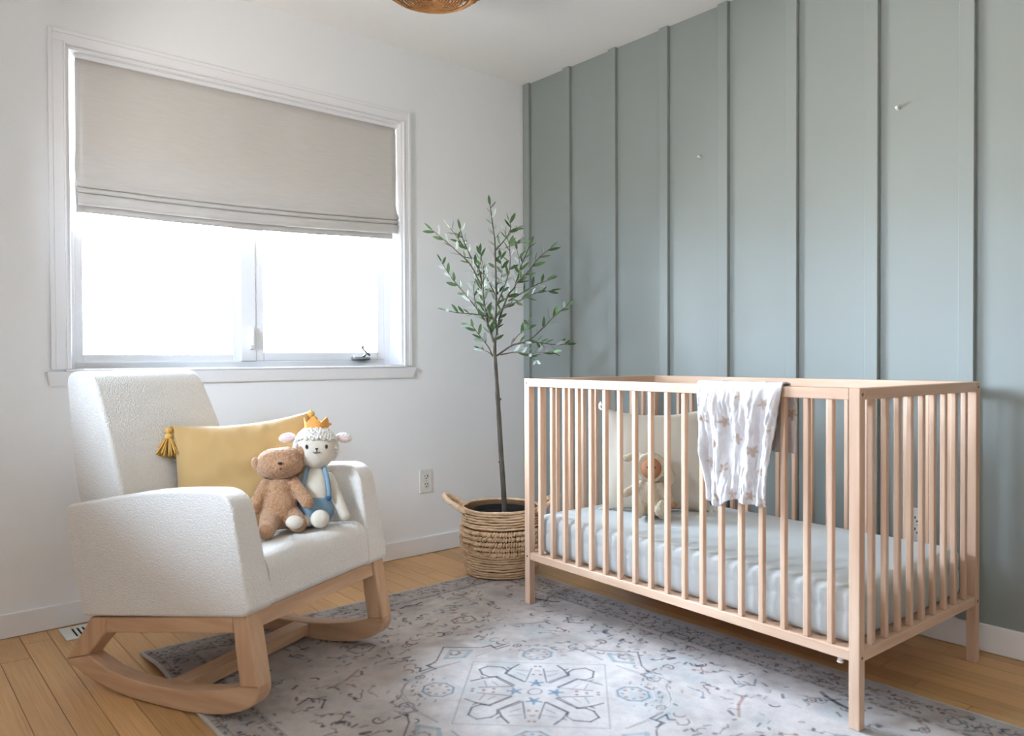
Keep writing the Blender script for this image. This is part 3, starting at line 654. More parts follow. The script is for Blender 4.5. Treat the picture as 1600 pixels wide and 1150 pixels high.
def tassel(parent, loc, L_=0.066, hang=(0, 0, -1), m=None):
    t = empty('tassel', loc); t.parent = parent
    bm = bmesh.new(); ell(bm, (0, 0, -0.010), 0.0125); ell(bm, (0, 0, -0.030), (0.014, 0.014, 0.013)); tube(bm, [(0.006, 0, 0.004), (0, 0, -0.004)], 0.003, 6); obj('knot', bm, M_TASSEL, t, True)
    bm = bmesh.new(); rr2 = random.Random(3)
    for k in range(64):
        a = rr2.uniform(0, 2*PI); q = math.sqrt(rr2.random()); R = 0.044*q
        tube(bm, [(0.009*q*math.cos(a), 0.009*q*math.sin(a), -0.034), (0.7*R*math.cos(a), 0.7*R*math.sin(a), -0.034-L_*0.45), (R*1.1*math.cos(a), R*1.1*math.sin(a), -0.034-L_*(0.95-0.18*q*q)+rr2.uniform(-.002, .002))], [0.0022, 0.003, 0.0026], 5)
    f = obj('fringe', bm, M_TASSEL, t, True); f['kind'] = 'stuff'
    return t
# local axes for things on the chair: X = image right, -Y = towards the camera
def place(o, base, toward, lean=0.0, roll=0.0):
    """base point, -Y axis turned to `toward` (xy), leaning back by `lean`, rolled clockwise by `roll`"""
    d = Vector((toward[0]-base[0], toward[1]-base[1], 0)).normalized(); yax = -d; xax = Vector((yax.y, -yax.x, 0))
    R = Matrix((xax, yax, Vector((0, 0, 1)))).transposed()
    R = R @ Matrix.Rotation(-lean, 3, 'X') @ Matrix.Rotation(roll, 3, 'Y')
    o.matrix_basis = Matrix.Translation(base) @ R.to_4x4()
mp_ = tag(empty('throw_pillow'), 'mustard yellow cushion with corner tassels on the rocking chair', 'pillow')
link('cover', pillow_mesh(0.43, 0.39, 0.125, seed=2, wr=0.008, sag=0.012, pinch=0.05), mp_, M_MUSTARD, True)
pa, pb = -0.088, 0.343
base = chairpt(pa, pb, seat_z(pa)-0.003); nrm = chairpt(pa+0.62, pb-0.78, 0)
place(mp_, base, (nrm.x, nrm.y), lean=0.40, roll=-0.09)
tassel(mp_, (-0.222, -0.006, 0.382)).rotation_euler = (0.20, 0.12, 0)
tassel(mp_, (0.214, -0.004, 0.388), 0.045).rotation_euler = (0.25, -0.35, 0)

# ------------------------------------------------------------------ teddy bear
bear = tag(empty('teddy_bear'), 'small brown plush teddy bear leaning on the mustard cushion', 'toy')
def bear_body(bm):
    ell(bm, (0, 0, 0.070), (0.043, 0.036, 0.056)); ell(bm, (0, 0, 0.112), (0.034, 0.030, 0.038))
    capsule(bm, (-0.024, -0.012, 0.045), (-0.032, -0.060, 0.012), 0.026, 0.021); ell(bm, (-0.034, -0.068, 0.013), (0.021, 0.018, 0.021))
    capsule(bm, (0.028, -0.005, 0.045), (0.042, -0.030, 0.026), 0.027, 0.023)
    capsule(bm, (-0.034, -0.002, 0.130), (-0.070, -0.010, 0.062), 0.015, 0.0165); capsule(bm, (0.034, -0.006, 0.132), (0.066, -0.030, 0.078), 0.015, 0.0175)
bs = blob('body', bear_body, 0.0045, M_BEAR, bear, 3, 0.002, 140)
def bear_head(bm):
    ell(bm, (0, -0.004, 0.175), (0.059, 0.043, 0.036)); ell(bm, (-0.014, -0.002, 0.193), (0.042, 0.037, 0.029)); ell(bm, (0.014, -0.002, 0.193), (0.042, 0.037, 0.029)); ell(bm, (0, -0.030, 0.170), (0.026, 0.020, 0.019))
hd = blob('head', bear_head, 0.0045, M_BEAR, bear, 3, 0.002, 140); hd.rotation_euler = (0, -0.10, 0); hd.location = (0.018, 0, 0)
for s in (-1, 1):
    bm = bmesh.new(); ell(bm, (s*0.054, -0.004, 0.200 if s > 0 else 0.188), (0.015, 0.011, 0.019), (0, s*0.4, 0)); obj('ear', bm, M_BEAR, hd, True)
bm = bmesh.new(); ell(bm, (0, -0.050, 0.178), (0.006, 0.003, 0.003)); tube(bm, [(0, -0.0505, 0.166), (0, -0.0510, 0.162)], 0.0016, 6); obj('nose', bm, M_DARK, hd, True)
boxobj('fabric_tag', (-0.062, -0.045, 0.018), (-0.057, -0.043, 0.038), M_CREAM, bear)
bb = (0.035, 0.335); base = chairpt(bb[0], bb[1], seat_z(bb[0])-0.002); place(bear, base, (CAMPOS.x, CAMPOS.y), lean=0.20, roll=0.0); bear.scale = (1.2, 1.2, 1.2)

# ------------------------------------------------------------------ lamb
lamb = tag(empty('toy_lamb'), 'cream toy lamb in blue overalls and orange crown beside the brown bear', 'toy')
def lb(bm):
    ell(bm, (0, 0, 0.085), (0.044, 0.036, 0.085)); ell(bm, (0, 0, 0.055), (0.048, 0.040, 0.056))
    capsule(bm, (-0.022, -0.018, 0.022), (-0.050, -0.085, 0.016), 0.018, 0.012); ell(bm, (-0.054, -0.098, 0.020), (0.023, 0.017, 0.018))
    capsule(bm, (0.018, -0.018, 0.022), (0.014, -0.070, 0.020), 0.018, 0.016); ell(bm, (0.010, -0.086, 0.026), (0.025, 0.019, 0.024)); 
    capsule(bm, (0.036, 0.0, 0.135), (0.078, -0.018, 0.030), 0.015, 0.015); capsule(bm, (-0.034, 0.0, 0.135), (-0.056, -0.012, 0.085), 0.014, 0.013)
blob('body', lb, 0.004, M_CREAM, lamb, 3)
def ov(bm):
    ell(bm, (0, 0, 0.052), (0.052, 0.0435, 0.052))
o = blob('overalls', ov, 0.003, M_BLUE, lamb, 2)
for v in o.data.vertices:
    if v.co.z > 0.082: v.co.z = 0.082+(v.co.z-0.082)*0.06; 
for s in (-1, 1):
    pts = []
    for k in range(9):
        t = k/8; z = 0.080+0.082*t; w_ = math.sqrt(max(0.05, 1-((z-0.085)/0.088)**2)); xx = s*(0.036-0.014*t*t); 
        yy = -0.038*math.sqrt(max(0.02, 1-(xx/(0.052*w_+0.002))**2))*w_-0.002
        pts.append((xx, min(yy, -0.004), z))
    bm = bmesh.new(); tube(bm, pts, [0.0060]*9, 8); obj('strap', bm, M_BLUE, lamb, True)
bm = bmesh.new(); ell(bm, (0.035, -0.033, 0.079), (0.0075, 0.004, 0.0075)); obj('button', bm, M_BLUED, lamb, True)
def lh(bm):
    ell(bm, (0, -0.002, 0.215), (0.056, 0.046, 0.058))
lhd = blob('head', lh, 0.0045, M_CREAM, lamb, 2)
bm = bmesh.new(); rr3 = random.Random(9)
for k in range(620):
    z = 1-2*(k+0.5)/620; a = k*2.39996; r = math.sqrt(1-z*z); n_ = Vector((r*math.cos(a), r*math.sin(a), z))
    if n_.y < 0.10 and n_.z < 0.36 and abs(n_.x) < 0.90: continue
    if n_.z < -0.55: continue
    ell(bm, (n_.x*0.057, -0.002+n_.y*0.047, 0.216+n_.z*0.058), rr3.uniform(0.0052, 0.0068), u=8, v=6)
f = obj('wool', bm, M_WOOL, lamb, True)
for s in (-1, 1):
    bm = bmesh.new(); ell(bm, (s*0.076, 0.0, 0.244), (0.023, 0.009, 0.014), (0, s*0.15, 0)); er = obj('ear', bm, M_WOOL, lhd, True)
    bm = bmesh.new(); ell(bm, (s*0.074, -0.008, 0.241), (0.016, 0.003, 0.008), (0, s*0.15, 0)); obj('inner_ear', bm, M_PINK, lhd, True)
    bm = bmesh.new(); ell(bm, (s*0.026, -0.0445, 0.217), (0.0036, 0.0025, 0.0060)); obj('eye', bm, M_DARK, lhd, True)
bm = bmesh.new(); ell(bm, (0, -0.0485, 0.211), (0.0042, 0.0018, 0.0022))
tube(bm, [(0, -0.0490, 0.211), (0, -0.0488, 0.203)], 0.0011, 6)
for s in (-1, 1): tube(bm, [(0, -0.0488, 0.203), (s*0.003, -0.0485, 0.2000), (s*0.006, -0.0480, 0.2000), (s*0.009, -0.0475, 0.203)], 0.0011, 6)
obj('mouth', bm, M_DARK, lhd, True)
bm = bmesh.new(); n_ = 40; lo_ = []; hi_ = []; lo2 = []; hi2 = []
for k in range(n_):
    a = 2*PI*k/n_; spike = abs(((k*5/n_) % 1.0)-0.5)*2; zt = 0.284+0.017*(1-spike)*1.0
    for (L1, rr_, zz) in ((lo_, 0.030, 0.262), (hi_, 0.034, zt), (lo2, 0.027, 0.262), (hi2, 0.031, zt)): L1.append(bm.verts.new((rr_*math.cos(a), rr_*math.sin(a)*0.9, zz)))
for k in range(n_):
    j = (k+1) % n_
    bm.faces.new((lo_[k], lo_[j], hi_[j], hi_[k])); bm.faces.new((lo2[j], lo2[k], hi2[k], hi2[j])); bm.faces.new((hi_[k], hi_[j], hi2[j], hi2[k])); bm.faces.new((lo_[j], lo_[k], lo2[k], lo2[j]))
obj('crown', bm, M_CROWN, lhd)
lq = (0.088, 0.430); base = chairpt(lq[0], lq[1], seat_z(lq[0])-0.002); place(lamb, base, (CAMPOS.x+0.1, CAMPOS.y), lean=0.17, roll=0.03); lamb.scale = (1.15, 1.15, 1.15)

# ------------------------------------------------------------------ crib
PHI = -0.0344; CO = Vector((-0.8045, -0.8989, 0)); CL, CW, CH = 1.3097, 0.7431, 0.8664
crib = tag(empty('crib', CO, PHI), 'pale beech wood baby crib with slatted sides against the green wall', 'crib')
def cribpt(u, v, z): return crib.matrix_basis @ Vector((u, -v, z))
P_ = 0.028
def cb(name, lo, hi, m, bev=0.002, parent=crib):   # lo/hi given as (u, v, z)
    return boxobj(name, (lo[0], -hi[1], lo[2]), (hi[0], -lo[1], hi[2]), m, parent, bev, 2)
for (u, v, zb) in ((0, 0, 0.0085), (0, CL-P_, 0.0085), (CW-P_, 0, 0.0), (CW-P_, CL-P_, 0.0)):
    lg = cb('post', (u, v, zb), (u+P_, v+P_, CH if u == 0 or True else CH), M_BZ)
    for z in (0.19, 0.85):
        if v > 1 or u == 0:
            bm = bmesh.new(); ell(bm, (u+P_/2, -(v+P_), z), (0.004, 0.0012, 0.004), u=10, v=6) if v > 1 else ell(bm, (u, -(v+P_/2), z), (0.0012, 0.004, 0.004), u=10, v=6)
            obj('bolt', bm, M_BOLT, lg)
RT0, RB0, RB1 = CH-0.030, 0.178, 0.206
for u in (0.0, CW-0.026):
    cb('top_rail', (u, P_, RT0), (u+0.026, CL-P_, CH-0.0005), M_BY); cb('bottom_rail', (u+0.002, P_, RB0), (u+0.024, CL-P_, RB1), M_BY)
for v in (0.0, CL-0.026):
    cb('top_rail', (P_, v, RT0), (CW-P_, v+0.026, CH-0.0005), M_BX); cb('bottom_rail', (P_, v+0.002, RB0), (CW-P_, v+0.024, RB1), M_BX)
sb = bmesh.new(); box(sb, (-0.0085, -0.0075, RB1), (0.0085, 0.0075, RT0), 0.0025, 2); sme = bpy.data.meshes.new('slat'); sb.to_mesh(sme); sb.free(); sme.materials.append(M_BZ)
def slat(u, v):
    o = bpy.data.objects.new('slat', sme); COL.objects.link(o); o.parent = crib; o.location = (u, -v, 0)
for k in range(1, 19):
    v = 0.014+k*(CL-0.028)/19; slat(0.013, v); slat(CW-0.013, v)
for k in range(1, 10):
    u = 0.014+k*(CW-0.028)/10; slat(u, 0.013); slat(u, CL-0.013)
cb('mattress_base', (0.030, 0.030, 0.190), (CW-0.030, CL-0.030, 0.203), M_BX)
bm = bmesh.new(); tube(bm, [(0.02, -CL+0.06, 0.165), (0.02, -CL+0.06, 0.182)], 0.007, 10); ell(bm, (0.02, -CL+0.06, 0.163), (0.009, 0.009, 0.004), u=10, v=6); obj('base_bolt', bm, M_PLATE, crib, True)

# mattress with fitted sheet
mt_ = tag(empty('crib_mattress', cribpt(CW/2, CL/2, 0.2035), PHI), 'crib mattress in a pale grey fitted sheet inside the crib', 'mattress')
def mattress():
    hx, hy, hz = CW/2-0.034, CL/2-0.036, 0.148; bm = bmesh.new(); nx_, ny_, nz_ = 44, 84, 12
    box(bm, (-hx, -hy, 0), (hx, hy, hz)); 
    bmesh.ops.bevel(bm, geom=[e for e in bm.edges], offset=0.028, segments=5, profile=0.5, affect='EDGES')
    me = bpy.data.meshes.new('t'); bm.to_mesh(me); bm.free(); t = bpy.data.objects.new('t', me); COL.objects.link(t)
    r = t.modifiers.new('r', 'REMESH'); r.mode = 'VOXEL'; r.voxel_size = 0.009
    dg = bpy.context.evaluated_depsgraph_get(); dg.update(); m2 = bpy.data.meshes.new_from_object(t.evaluated_get(dg)); bpy.data.objects.remove(t)
    for v in m2.vertices:
        c = v.co; n_ = v.normal; side = 1-abs(n_.z); s_ = c.y if abs(n_.x) > abs(n_.y) else c.x
        d = 0.0035*mnoise.noise(Vector((s_*16, c.z*10, 1.0)))*side+0.003*mnoise.noise(Vector((s_*45, c.z*6, 4.0)))*side
        d += 0.0025*mnoise.noise(Vector((c.x*4, c.y*9, 2.0)))*(n_.z > 0.5)
        d -= 0.0035*math.exp(-((c.z-0.085)/0.004)**2)*side
        if c.z > 0.01: v.co += n_*d
    return m2
link('fitted_sheet', mattress(), mt_, M_SHEET, True)

# pillow and doll in the crib
cp = tag(empty('crib_pillow'), 'oatmeal linen pillow standing in the far corner of the crib', 'pillow')
link('cover', pillow_mesh(0.41, 0.40, 0.12, seed=9, sag=0.020, pinch=0.05), cp, M_BEIGE, True)
for s in (-1, 1):
    for zz in (0.0, 0.40):
        bm = bmesh.new(); 
        for k in range(7):
            a = -0.9+0.3*k; tube(bm, [(s*0.200, 0, zz*0.98+0.004), (s*(0.200+0.022*math.cos(a)), 0.004*(k % 3), zz*0.98+0.006+0.022*math.sin(a)*(1 if zz else 0.3)+0.010*(1 if zz else -0.3))], [0.006, 0.0035], 6)
        obj('corner_tuft', bm, M_BEIGE, cp, True)
base = Vector((-0.395, -1.205, 0.351)); place(cp, base, (base.x-0.76, base.y-0.70), lean=0.16, roll=0.0)
doll = tag(empty('bunny_doll'), 'small tan-faced doll in an oatmeal plush bunny suit sitting against the crib pillow', 'toy')
def dbody(bm):
    ell(bm, (0, 0, 0.060), (0.036, 0.030, 0.056)); ell(bm, (0, 0, 0.04), (0.042, 0.034, 0.040))
    for s in (-1, 1):
        capsule(bm, (s*0.020, -0.01, 0.026), (s*0.034, -0.060, 0.022), 0.022, 0.018); ell(bm, (s*0.036, -0.076, 0.030), (0.021, 0.014, 0.030))
    capsule(bm, (-0.028, 0, 0.100), (-0.078, -0.012, 0.075), 0.017, 0.014); capsule(bm, (0.028, 0, 0.100), (0.062, -0.012, 0.055), 0.017, 0.014)
blob('body', dbody, 0.004, M_BUNNY, doll, 3, 0.0015, 140)
for hp in ((-0.094, -0.014, 0.070), (0.070, -0.014, 0.040)):
    bm = bmesh.new(); ell(bm, hp, (0.012, 0.009, 0.011)); obj('hand', bm, M_SKIN, doll, True)
bm = bmesh.new(); ell(bm, (0.002, -0.012, 0.155), (0.036, 0.032, 0.037)); obj('face', bm, M_SKIN, doll, True)
def hood(bm):
    ell(bm, (0, 0.004, 0.160), (0.047, 0.036, 0.046)); 
    for k in range(24):
        a = 2*PI*k/24; ell(bm, (0.001+0.039*math.cos(a), -0.016, 0.158+0.039*math.sin(a)), 0.0105, u=10, v=8)
    capsule(bm, (-0.030, 0.0, 0.190), (-0.064, -0.004, 0.192), 0.015, 0.013); ell(bm, (-0.074, -0.004, 0.186), (0.018, 0.009, 0.013)); capsule(bm, (0.036, 0.0, 0.180), (0.062, 0.0, 0.135), 0.013, 0.016); ell(bm, (0.064, 0.0, 0.124), (0.015, 0.009, 0.024))
hdl = blob('hood', hood, 0.004, M_BUNNY, doll, 2, 0.0015, 140)
for s in (-1, 1):
    bm = bmesh.new(); ell(bm, (0.002+s*0.012, -0.0435, 0.158), (0.0022, 0.0015, 0.0028), u=8, v=6); obj('eye', bm, M_DARK, doll)
bm = bmesh.new(); ell(bm, (0.002, -0.0450, 0.148), (0.0022, 0.0015, 0.0015), u=8, v=6); obj('nose', bm, M_DARK, doll)
base = Vector((-0.500, -1.262, 0.351)); place(doll, base, (CAMPOS.x, CAMPOS.y), lean=0.13, roll=0.0); doll.scale = (1.16, 1.16, 1.16)

# muslin blanket over the front rail
bl_v0, bl_v1 = 0.819, 1.100
TH = 0.004
na, nb = 110, 230
def drape(s, L_):
    """s in 0..1 across; L_ arclength: negative inside the crib, 0 on rail top, positive down the front"""
    half = 0.016
    if L_ < -half: u, z = 0.026+0.006, CH-(-L_-half)
    elif L_ > half: u, z = -0.006, CH-(L_-half)
    else:
        a = L_/half; u = 0.013-a*0.019; z = CH+0.0035*(1-a*a)+0.0015
    return u, z
Vb = np.zeros((nb, na, 3)); Cb = np.zeros((nb, na, 3)); wht = np.array(lin((203, 198, 198))[:3]); tan = np.array(lin((176, 156, 142))[:3])
LB0, LB1 = -0.20, 0.345
stars = [(0.055, 0.04), (0.15, 0.03), (0.23, 0.05), (0.02, 0.10), (0.10, 0.105), (0.185, 0.095), (0.255, 0.125), (0.06, 0.165), (0.145, 0.155), (0.215, 0.18), (0.09, 0.235), (0.175, 0.24), (0.25, 0.235), (0.03, 0.22), (0.06, 0.30), (0.13, 0.315), (0.21, 0.305), (0.27, 0.32), (0.05, -0.05), (0.15, -0.06), (0.24, -0.05), (0.10, -0.12), (0.2, -0.13), (0.27, -0.11)]
for j in range(nb):
    L_ = LB0+(LB1-LB0)*j/(nb-1); 
    for i in range(na):
        s = i/(na-1); u, z = drape(s, L_); d = max(0, L_-0.016); di = max(0, -L_-0.016)
        v = bl_v0+(bl_v1-bl_v0)*s
        f = min(1, d/0.30); v += f*((0.5-s)*0.085+0.006) if d else 0
        if di: v += 0.012*min(1, di/0.05)
        fold = 0.007*math.sin(s*21+3.5*mnoise.noise(Vector((s*2, L_*5, 0)))+1.0)+0.016*mnoise.noise(Vector((s*9, L_*7, 2.0)))+0.008*mnoise.noise(Vector((s*22, L_*13, 5.0)))+0.0045*mnoise.noise(Vector((s*55, L_*40, 9.0)))
        k = min(1, d/0.05) if d else 0
        if d: u = -0.007-(0.010+0.012*f+max(-0.010, fold))*k
        elif di: u += (0.008+max(-0.006, fold*0.6))*min(1, di/0.05)
        else: z += 0.003+0.004*abs(mnoise.noise(Vector((s*12, 1, 1))))
        if d: z += 0.010*f*mnoise.noise(Vector((s*2.4, 8, 1)))*2-0.02*f*f*(math.exp(-((s-0.18)/0.14)**2)-0.4*math.exp(-((s-0.5)/0.12)**2))
        Vb[j, i] = cribpt(u, v, z)
        px_, py_ = s*(bl_v1-bl_v0), L_-0.016; c = wht*(1+0.04*mnoise.noise(Vector((s*30, L_*90, 0))))
        for n__, (sx, sy) in enumerate(stars):
            dx, dy = px_-sx, py_-sy; rr_ = math.hypot(dx, dy)
            if rr_ < 0.022:
                a = (math.atan2(dy, dx)+n__*1.1) % (2*PI/5); a = abs(a-PI/5); lim = 0.0185*(0.42+0.58*(a/(PI/5))**1.3)
                if rr_ < lim: c = tan*0.9+wht*0.1
                break
        Cb[j, i] = c
ib = np.arange(na*nb).reshape(nb, na); Fb = np.stack([ib[:-1, :-1], ib[:-1, 1:], ib[1:, 1:], ib[1:, :-1]], -1).reshape(-1, 4)
M_MUSLIN = attr_mat('star_print_muslin', 0.9, None, 0.4, 160, 0.002, 0.05)
bo = link('muslin_blanket', grid_mesh('muslin_blanket', Vb.reshape(-1, 3), Fb, Cb.reshape(-1, 3)), None, M_MUSLIN)
md = bo.modifiers.new('t', 'SOLIDIFY'); md.thickness = TH; md.offset = 0
tag(bo, 'white muslin blanket with tan stars draped over the crib front rail', 'blanket')

# ------------------------------------------------------------------ basket
BK = Vector((-0.590, -0.500, 0.009)); basket = tag(empty('woven_basket', BK), 'round woven banana-leaf basket with side handles holding the olive tree', 'basket')
def brad(z):
    zs = [0, 0.03, 0.08, 0.15, 0.21, 0.25, 0.285]; rs_ = [0.150, 0.160, 0.166, 0.174, 0.173, 0.170, 0.168]
    return float(np.interp(z, zs, rs_))
def coil(z, cr, seed, braid=False, name='coil'):
    bm = bmesh.new(); n_ = 96 if not braid else 0; R = brad(z)
    if not braid:
        pts = []
        for k in range(n_+1):
            a = 2*PI*(k % n_)/n_; w_ = 0.0035*mnoise.noise(Vector((math.cos(a)*3, math.sin(a)*3, seed)))
            pts.append(((R+w_)*math.cos(a), (R+w_)*math.sin(a), z+0.0030*mnoise.noise(Vector((math.cos(a)*2.5, math.sin(a)*2.5, seed+9)))))
        rad = [cr*(1+0.25*mnoise.noise(Vector((math.cos(2*PI*(k % n_)/n_)*16, math.sin(2*PI*(k % n_)/n_)*16, seed)))) for k in range(n_+1)]
        tube(bm, pts, rad, 8, False)
    else:
        m_n = 100; rb = random.Random(seed)
        for k in range(m_n):
            a = 2*PI*k/m_n+rb.uniform(-.01, .01)
            ell(bm, (R*math.cos(a), R*math.sin(a), z+rb.uniform(-.0012, .0012)), (0.0110, 0.0066*rb.uniform(.85, 1.1), cr*0.90*rb.uniform(0.9, 1.08)), (0.5*math.cos(a), 0.5*math.sin(a), a+PI/2 if False else a), u=10, v=6)
    return obj(name, bm, M_STRAW, basket, True)
z = 0.007; i = 0
while z < 0.098: coil(z, 0.0049, i*1.7); z += 0.0112; i += 1
z = 0.110
for k in range(5): coil(z, 0.0125, 50+k, True, 'braid'); z += 0.0215; i += 1
z = 0.217
while z < 0.288: coil(z, 0.0049 if z < 0.274 else 0.0070, i*1.7); z += 0.0112; i += 1
bm = bmesh.new(); lathe(bm, [(0.001, 0.004), (0.147, 0.004), (0.156, 0.04), (0.165, 0.12), (0.167, 0.2), (0.164, 0.285), (0.160, 0.285), (0.160, 0.2), (0.158, 0.12), (0.14, 0.01), (0.001, 0.01)], 48)
obj('inner_wall', bm, M_SHADESTRAW, basket, True)
imgr = Vector((rt.x, rt.y, 0)); imgf = Vector((fw.x, fw.y, 0)).normalized()
for s in (-1, 1):
    bm = bmesh.new(); P = []
    for k in range(49):
        t = k/48; a = PI*t; half = 0.075*math.cos(a); out_ = 0.150+0.100*math.sin(a); zz = 0.270+0.062*math.sin(a)-0.0*t
        P.append(imgr*s*out_+imgf*half+Vector((0, 0, zz)))
    tube(bm, P, [0.0115*(1+0.16*math.sin(k*2.1)) for k in range(49)], 10); obj('handle', bm, M_STRAW, basket, True)

# ------------------------------------------------------------------ olive tree
tree = tag(empty('olive_tree', BK+Vector((0, 0, 0.003))), 'slender potted olive tree with narrow grey-green leaves in the corner', 'plant')
bm = bmesh.new(); lathe(bm, [(0.001, 0.010), (0.105, 0.010), (0.128, 0.255), (0.134, 0.258), (0.134, 0.268), (0.124, 0.268), (0.122, 0.245), (0.001, 0.245)], 40); obj('nursery_pot', bm, M_POT, tree, True)
bm = bmesh.new(); lathe(bm, [(0.123, 0.246), (0.09, 0.251), (0.05, 0.253), (0.001, 0.255)], 32); obj('soil', bm, M_SOIL, tree, True)
# crown coordinates (a sideways, b in depth, z up) in metres, read off the crown's front view; depth varied per branch
def cc(x, y, b=0.0):
    a = (660+x/3.833-783)/356.1; zz = 0.9573+(555-(300+y/3.833))/356.1*1.0-0.012
    return imgr*a+imgf*b+Vector((0, 0, zz))
bm = bmesh.new()
tr = [imgr*0.016+Vector((0, 0, 0.24)), imgr*0.010+Vector((0, 0, 0.36)), imgr*0.000+imgf*0.004+Vector((0, 0, 0.52)), imgr*-0.010+Vector((0, 0, 0.70)), imgr*-0.020+Vector((0, 0, 0.86)), cc(436, 980), cc(436, 900)]
tp = spline(tr, 12); tube(bm, tp, [0.0125-0.0045*k/(len(tp)-1)+0.0009*mnoise.noise(q*30) for k, q in enumerate(tp)], 10)
for (z_, a, s) in ((0.47, 0.9, 1), (0.62, -1.0, 1), (0.75, 2.4, 1)):
    q = imgr*0.002+Vector((0, 0, z_)); tube(bm, [q, q+imgr*(-0.013)+Vector((0, 0, 0.008))], [0.006, 0.003], 6)
obj('trunk', bm, M_BARK, tree, True)
BR = [  # (points in crown view, depth offset at tip, base radius)
 ([(436, 900), (442, 780), (447, 600), (442, 420), (440, 300), (425, 180), (412, 75)], 0.03, 0.0055),
 ([(440, 900), (462, 770), (515, 620), (560, 560), (600, 430), (650, 310)], 0.07, 0.005),
 ([(432, 900), (385, 750), (370, 620), (350, 480), (300, 400), (260, 310), (240, 240)], -0.06, 0.005),
 ([(400, 800), (330, 700), (250, 600), (170, 500), (110, 405)], 0.09, 0.004),
 ([(372, 600), (300, 450), (220, 370), (150, 310), (85, 258)], -0.12, 0.0035),
 ([(270, 350), (225, 290), (185, 240)], -0.10, 0.002),
 ([(425, 760), (340, 740), (230, 732), (165, 722)], -0.15, 0.003),
 ([(425, 985), (395, 925), (345, 860), (300, 800), (275, 790)], 0.06, 0.003),
 ([(425, 980), (400, 960), (368, 945)], -0.05, 0.002),
 ([(560, 560), (640, 480), (700, 410), (762, 362)], -0.10, 0.003),
 ([(520, 650), (600, 600), (680, 550), (768, 512)], 0.12, 0.003),
 ([(490, 700), (580, 660), (680, 618), (765, 608)], -0.13, 0.003),
 ([(441, 350), (500, 280), (535, 210), (528, 162)], 0.06, 0.0025),
 ([(530, 235), (580, 213)], 0.07, 0.0015),
 ([(500, 340), (560, 322), (600, 316)], -0.05, 0.0015),
 ([(450, 980), (540, 920), (640, 890), (720, 820), (790, 750), (852, 700)], -0.12, 0.004),
 ([(600, 905), (700, 902), (800, 915), (878, 912)], 0.08, 0.0025),
 ([(470, 975), (560, 960), (640, 970), (700, 965), (772, 960)], -0.16, 0.003),
 ([(600, 965), (640, 985), (680, 1012)], -0.14, 0.0015),
 ([(540, 905), (580, 855), (625, 820), (645, 780)], 0.10, 0.002),
 ([(452, 640), (400, 530), (355, 440), (350, 345)], 0.10, 0.003),
 ([(450, 680), (500, 560), (530, 450), (525, 330), (500, 260)], -0.09, 0.003),
 ([(400, 800), (372, 640), (375, 500), (362, 395)], -0.12, 0.003),
 ([(560, 560), (590, 450), (572, 345)], 0.02, 0.0025),
 ([(447, 560), (480, 480), (470, 370)], 0.13, 0.002),
 ([(330, 700), (310, 580), (330, 480)], 0.05, 0.002),
]
def leafmesh(L_, W_, m, bend):
    bm = bmesh.new(); n_ = 7; rows = []
    for k in range(n_+1):
        t = k/n_; w_ = W_*math.sin(PI*min(1, t*0.96+0.04))**0.8*(1 if 0 < k < n_ else 0.08); zc = bend*t*t*L_
        rows.append([bm.verts.new((t*L_, -w_/2, zc+w_*0.12)), bm.verts.new((t*L_, 0, zc)), bm.verts.new((t*L_, w_/2, zc+w_*0.12))])
    for k in range(n_):
        for j in range(2): bm.faces.new((rows[k][j], rows[k+1][j], rows[k+1][j+1], rows[k][j+1]))
    me = bpy.data.meshes.new('leaf'); bm.to_mesh(me); bm.free(); me.materials.append(m); me.polygons.foreach_set('use_smooth', [True]*len(me.polygons)); return me
LM = [leafmesh(0.044, 0.0130, M_LEAF, 0.05), leafmesh(0.038, 0.0115, M_LEAF, -0.1), leafmesh(0.048, 0.0125, M_LEAF, 0.12), leafmesh(0.038, 0.0115, M_LEAF2, 0.0), leafmesh(0.042, 0.0115, M_LEAF2, 0.1)]
rl = random.Random(4); nleaf = 0
def addleaf(p_, d, sc=1.0, mesh=None):
    global nleaf
    if nleaf >= 298: return
    o = bpy.data.objects.new('leaf', mesh or rl.choice(LM)); COL.objects.link(o); o.parent = tree
    x = d.normalized(); a = Vector((rl.uniform(-1, 1)-0.9, rl.uniform(-1, 1)-1.0, 0.9)); y = a.cross(x).normalized(); z_ = x.cross(y)
    R = Matrix((x, y, z_)).transposed() @ Matrix.Rotation(rl.uniform(-0.9, 0.9), 3, 'X')
    o.matrix_basis = Matrix.Translation(p_) @ R.to_4x4() @ Matrix.Scale(sc, 4); nleaf += 1
allb = []
for (pts, dep, r0) in BR:
    n_ = len(pts); b0 = dep*0.25 if r0 < 0.0045 else 0
    if pts[0][1] >= 780: b0 = 0
    P = spline([cc(x, y, b0+(dep-b0)*(k/(n_-1))) for k, (x, y) in enumerate(pts)], 6)
    bm = bmesh.new(); tube(bm, P, [r0*(1-0.75*k/(len(P)-1))+0.0006 for k in range(len(P))], 6); obj('branch', bm, M_BARK, tree, True)
    allb.append((P, sum((P[k+1]-P[k]).length for k in range(len(P)-1))))
tot = sum(b[1] for b in allb)
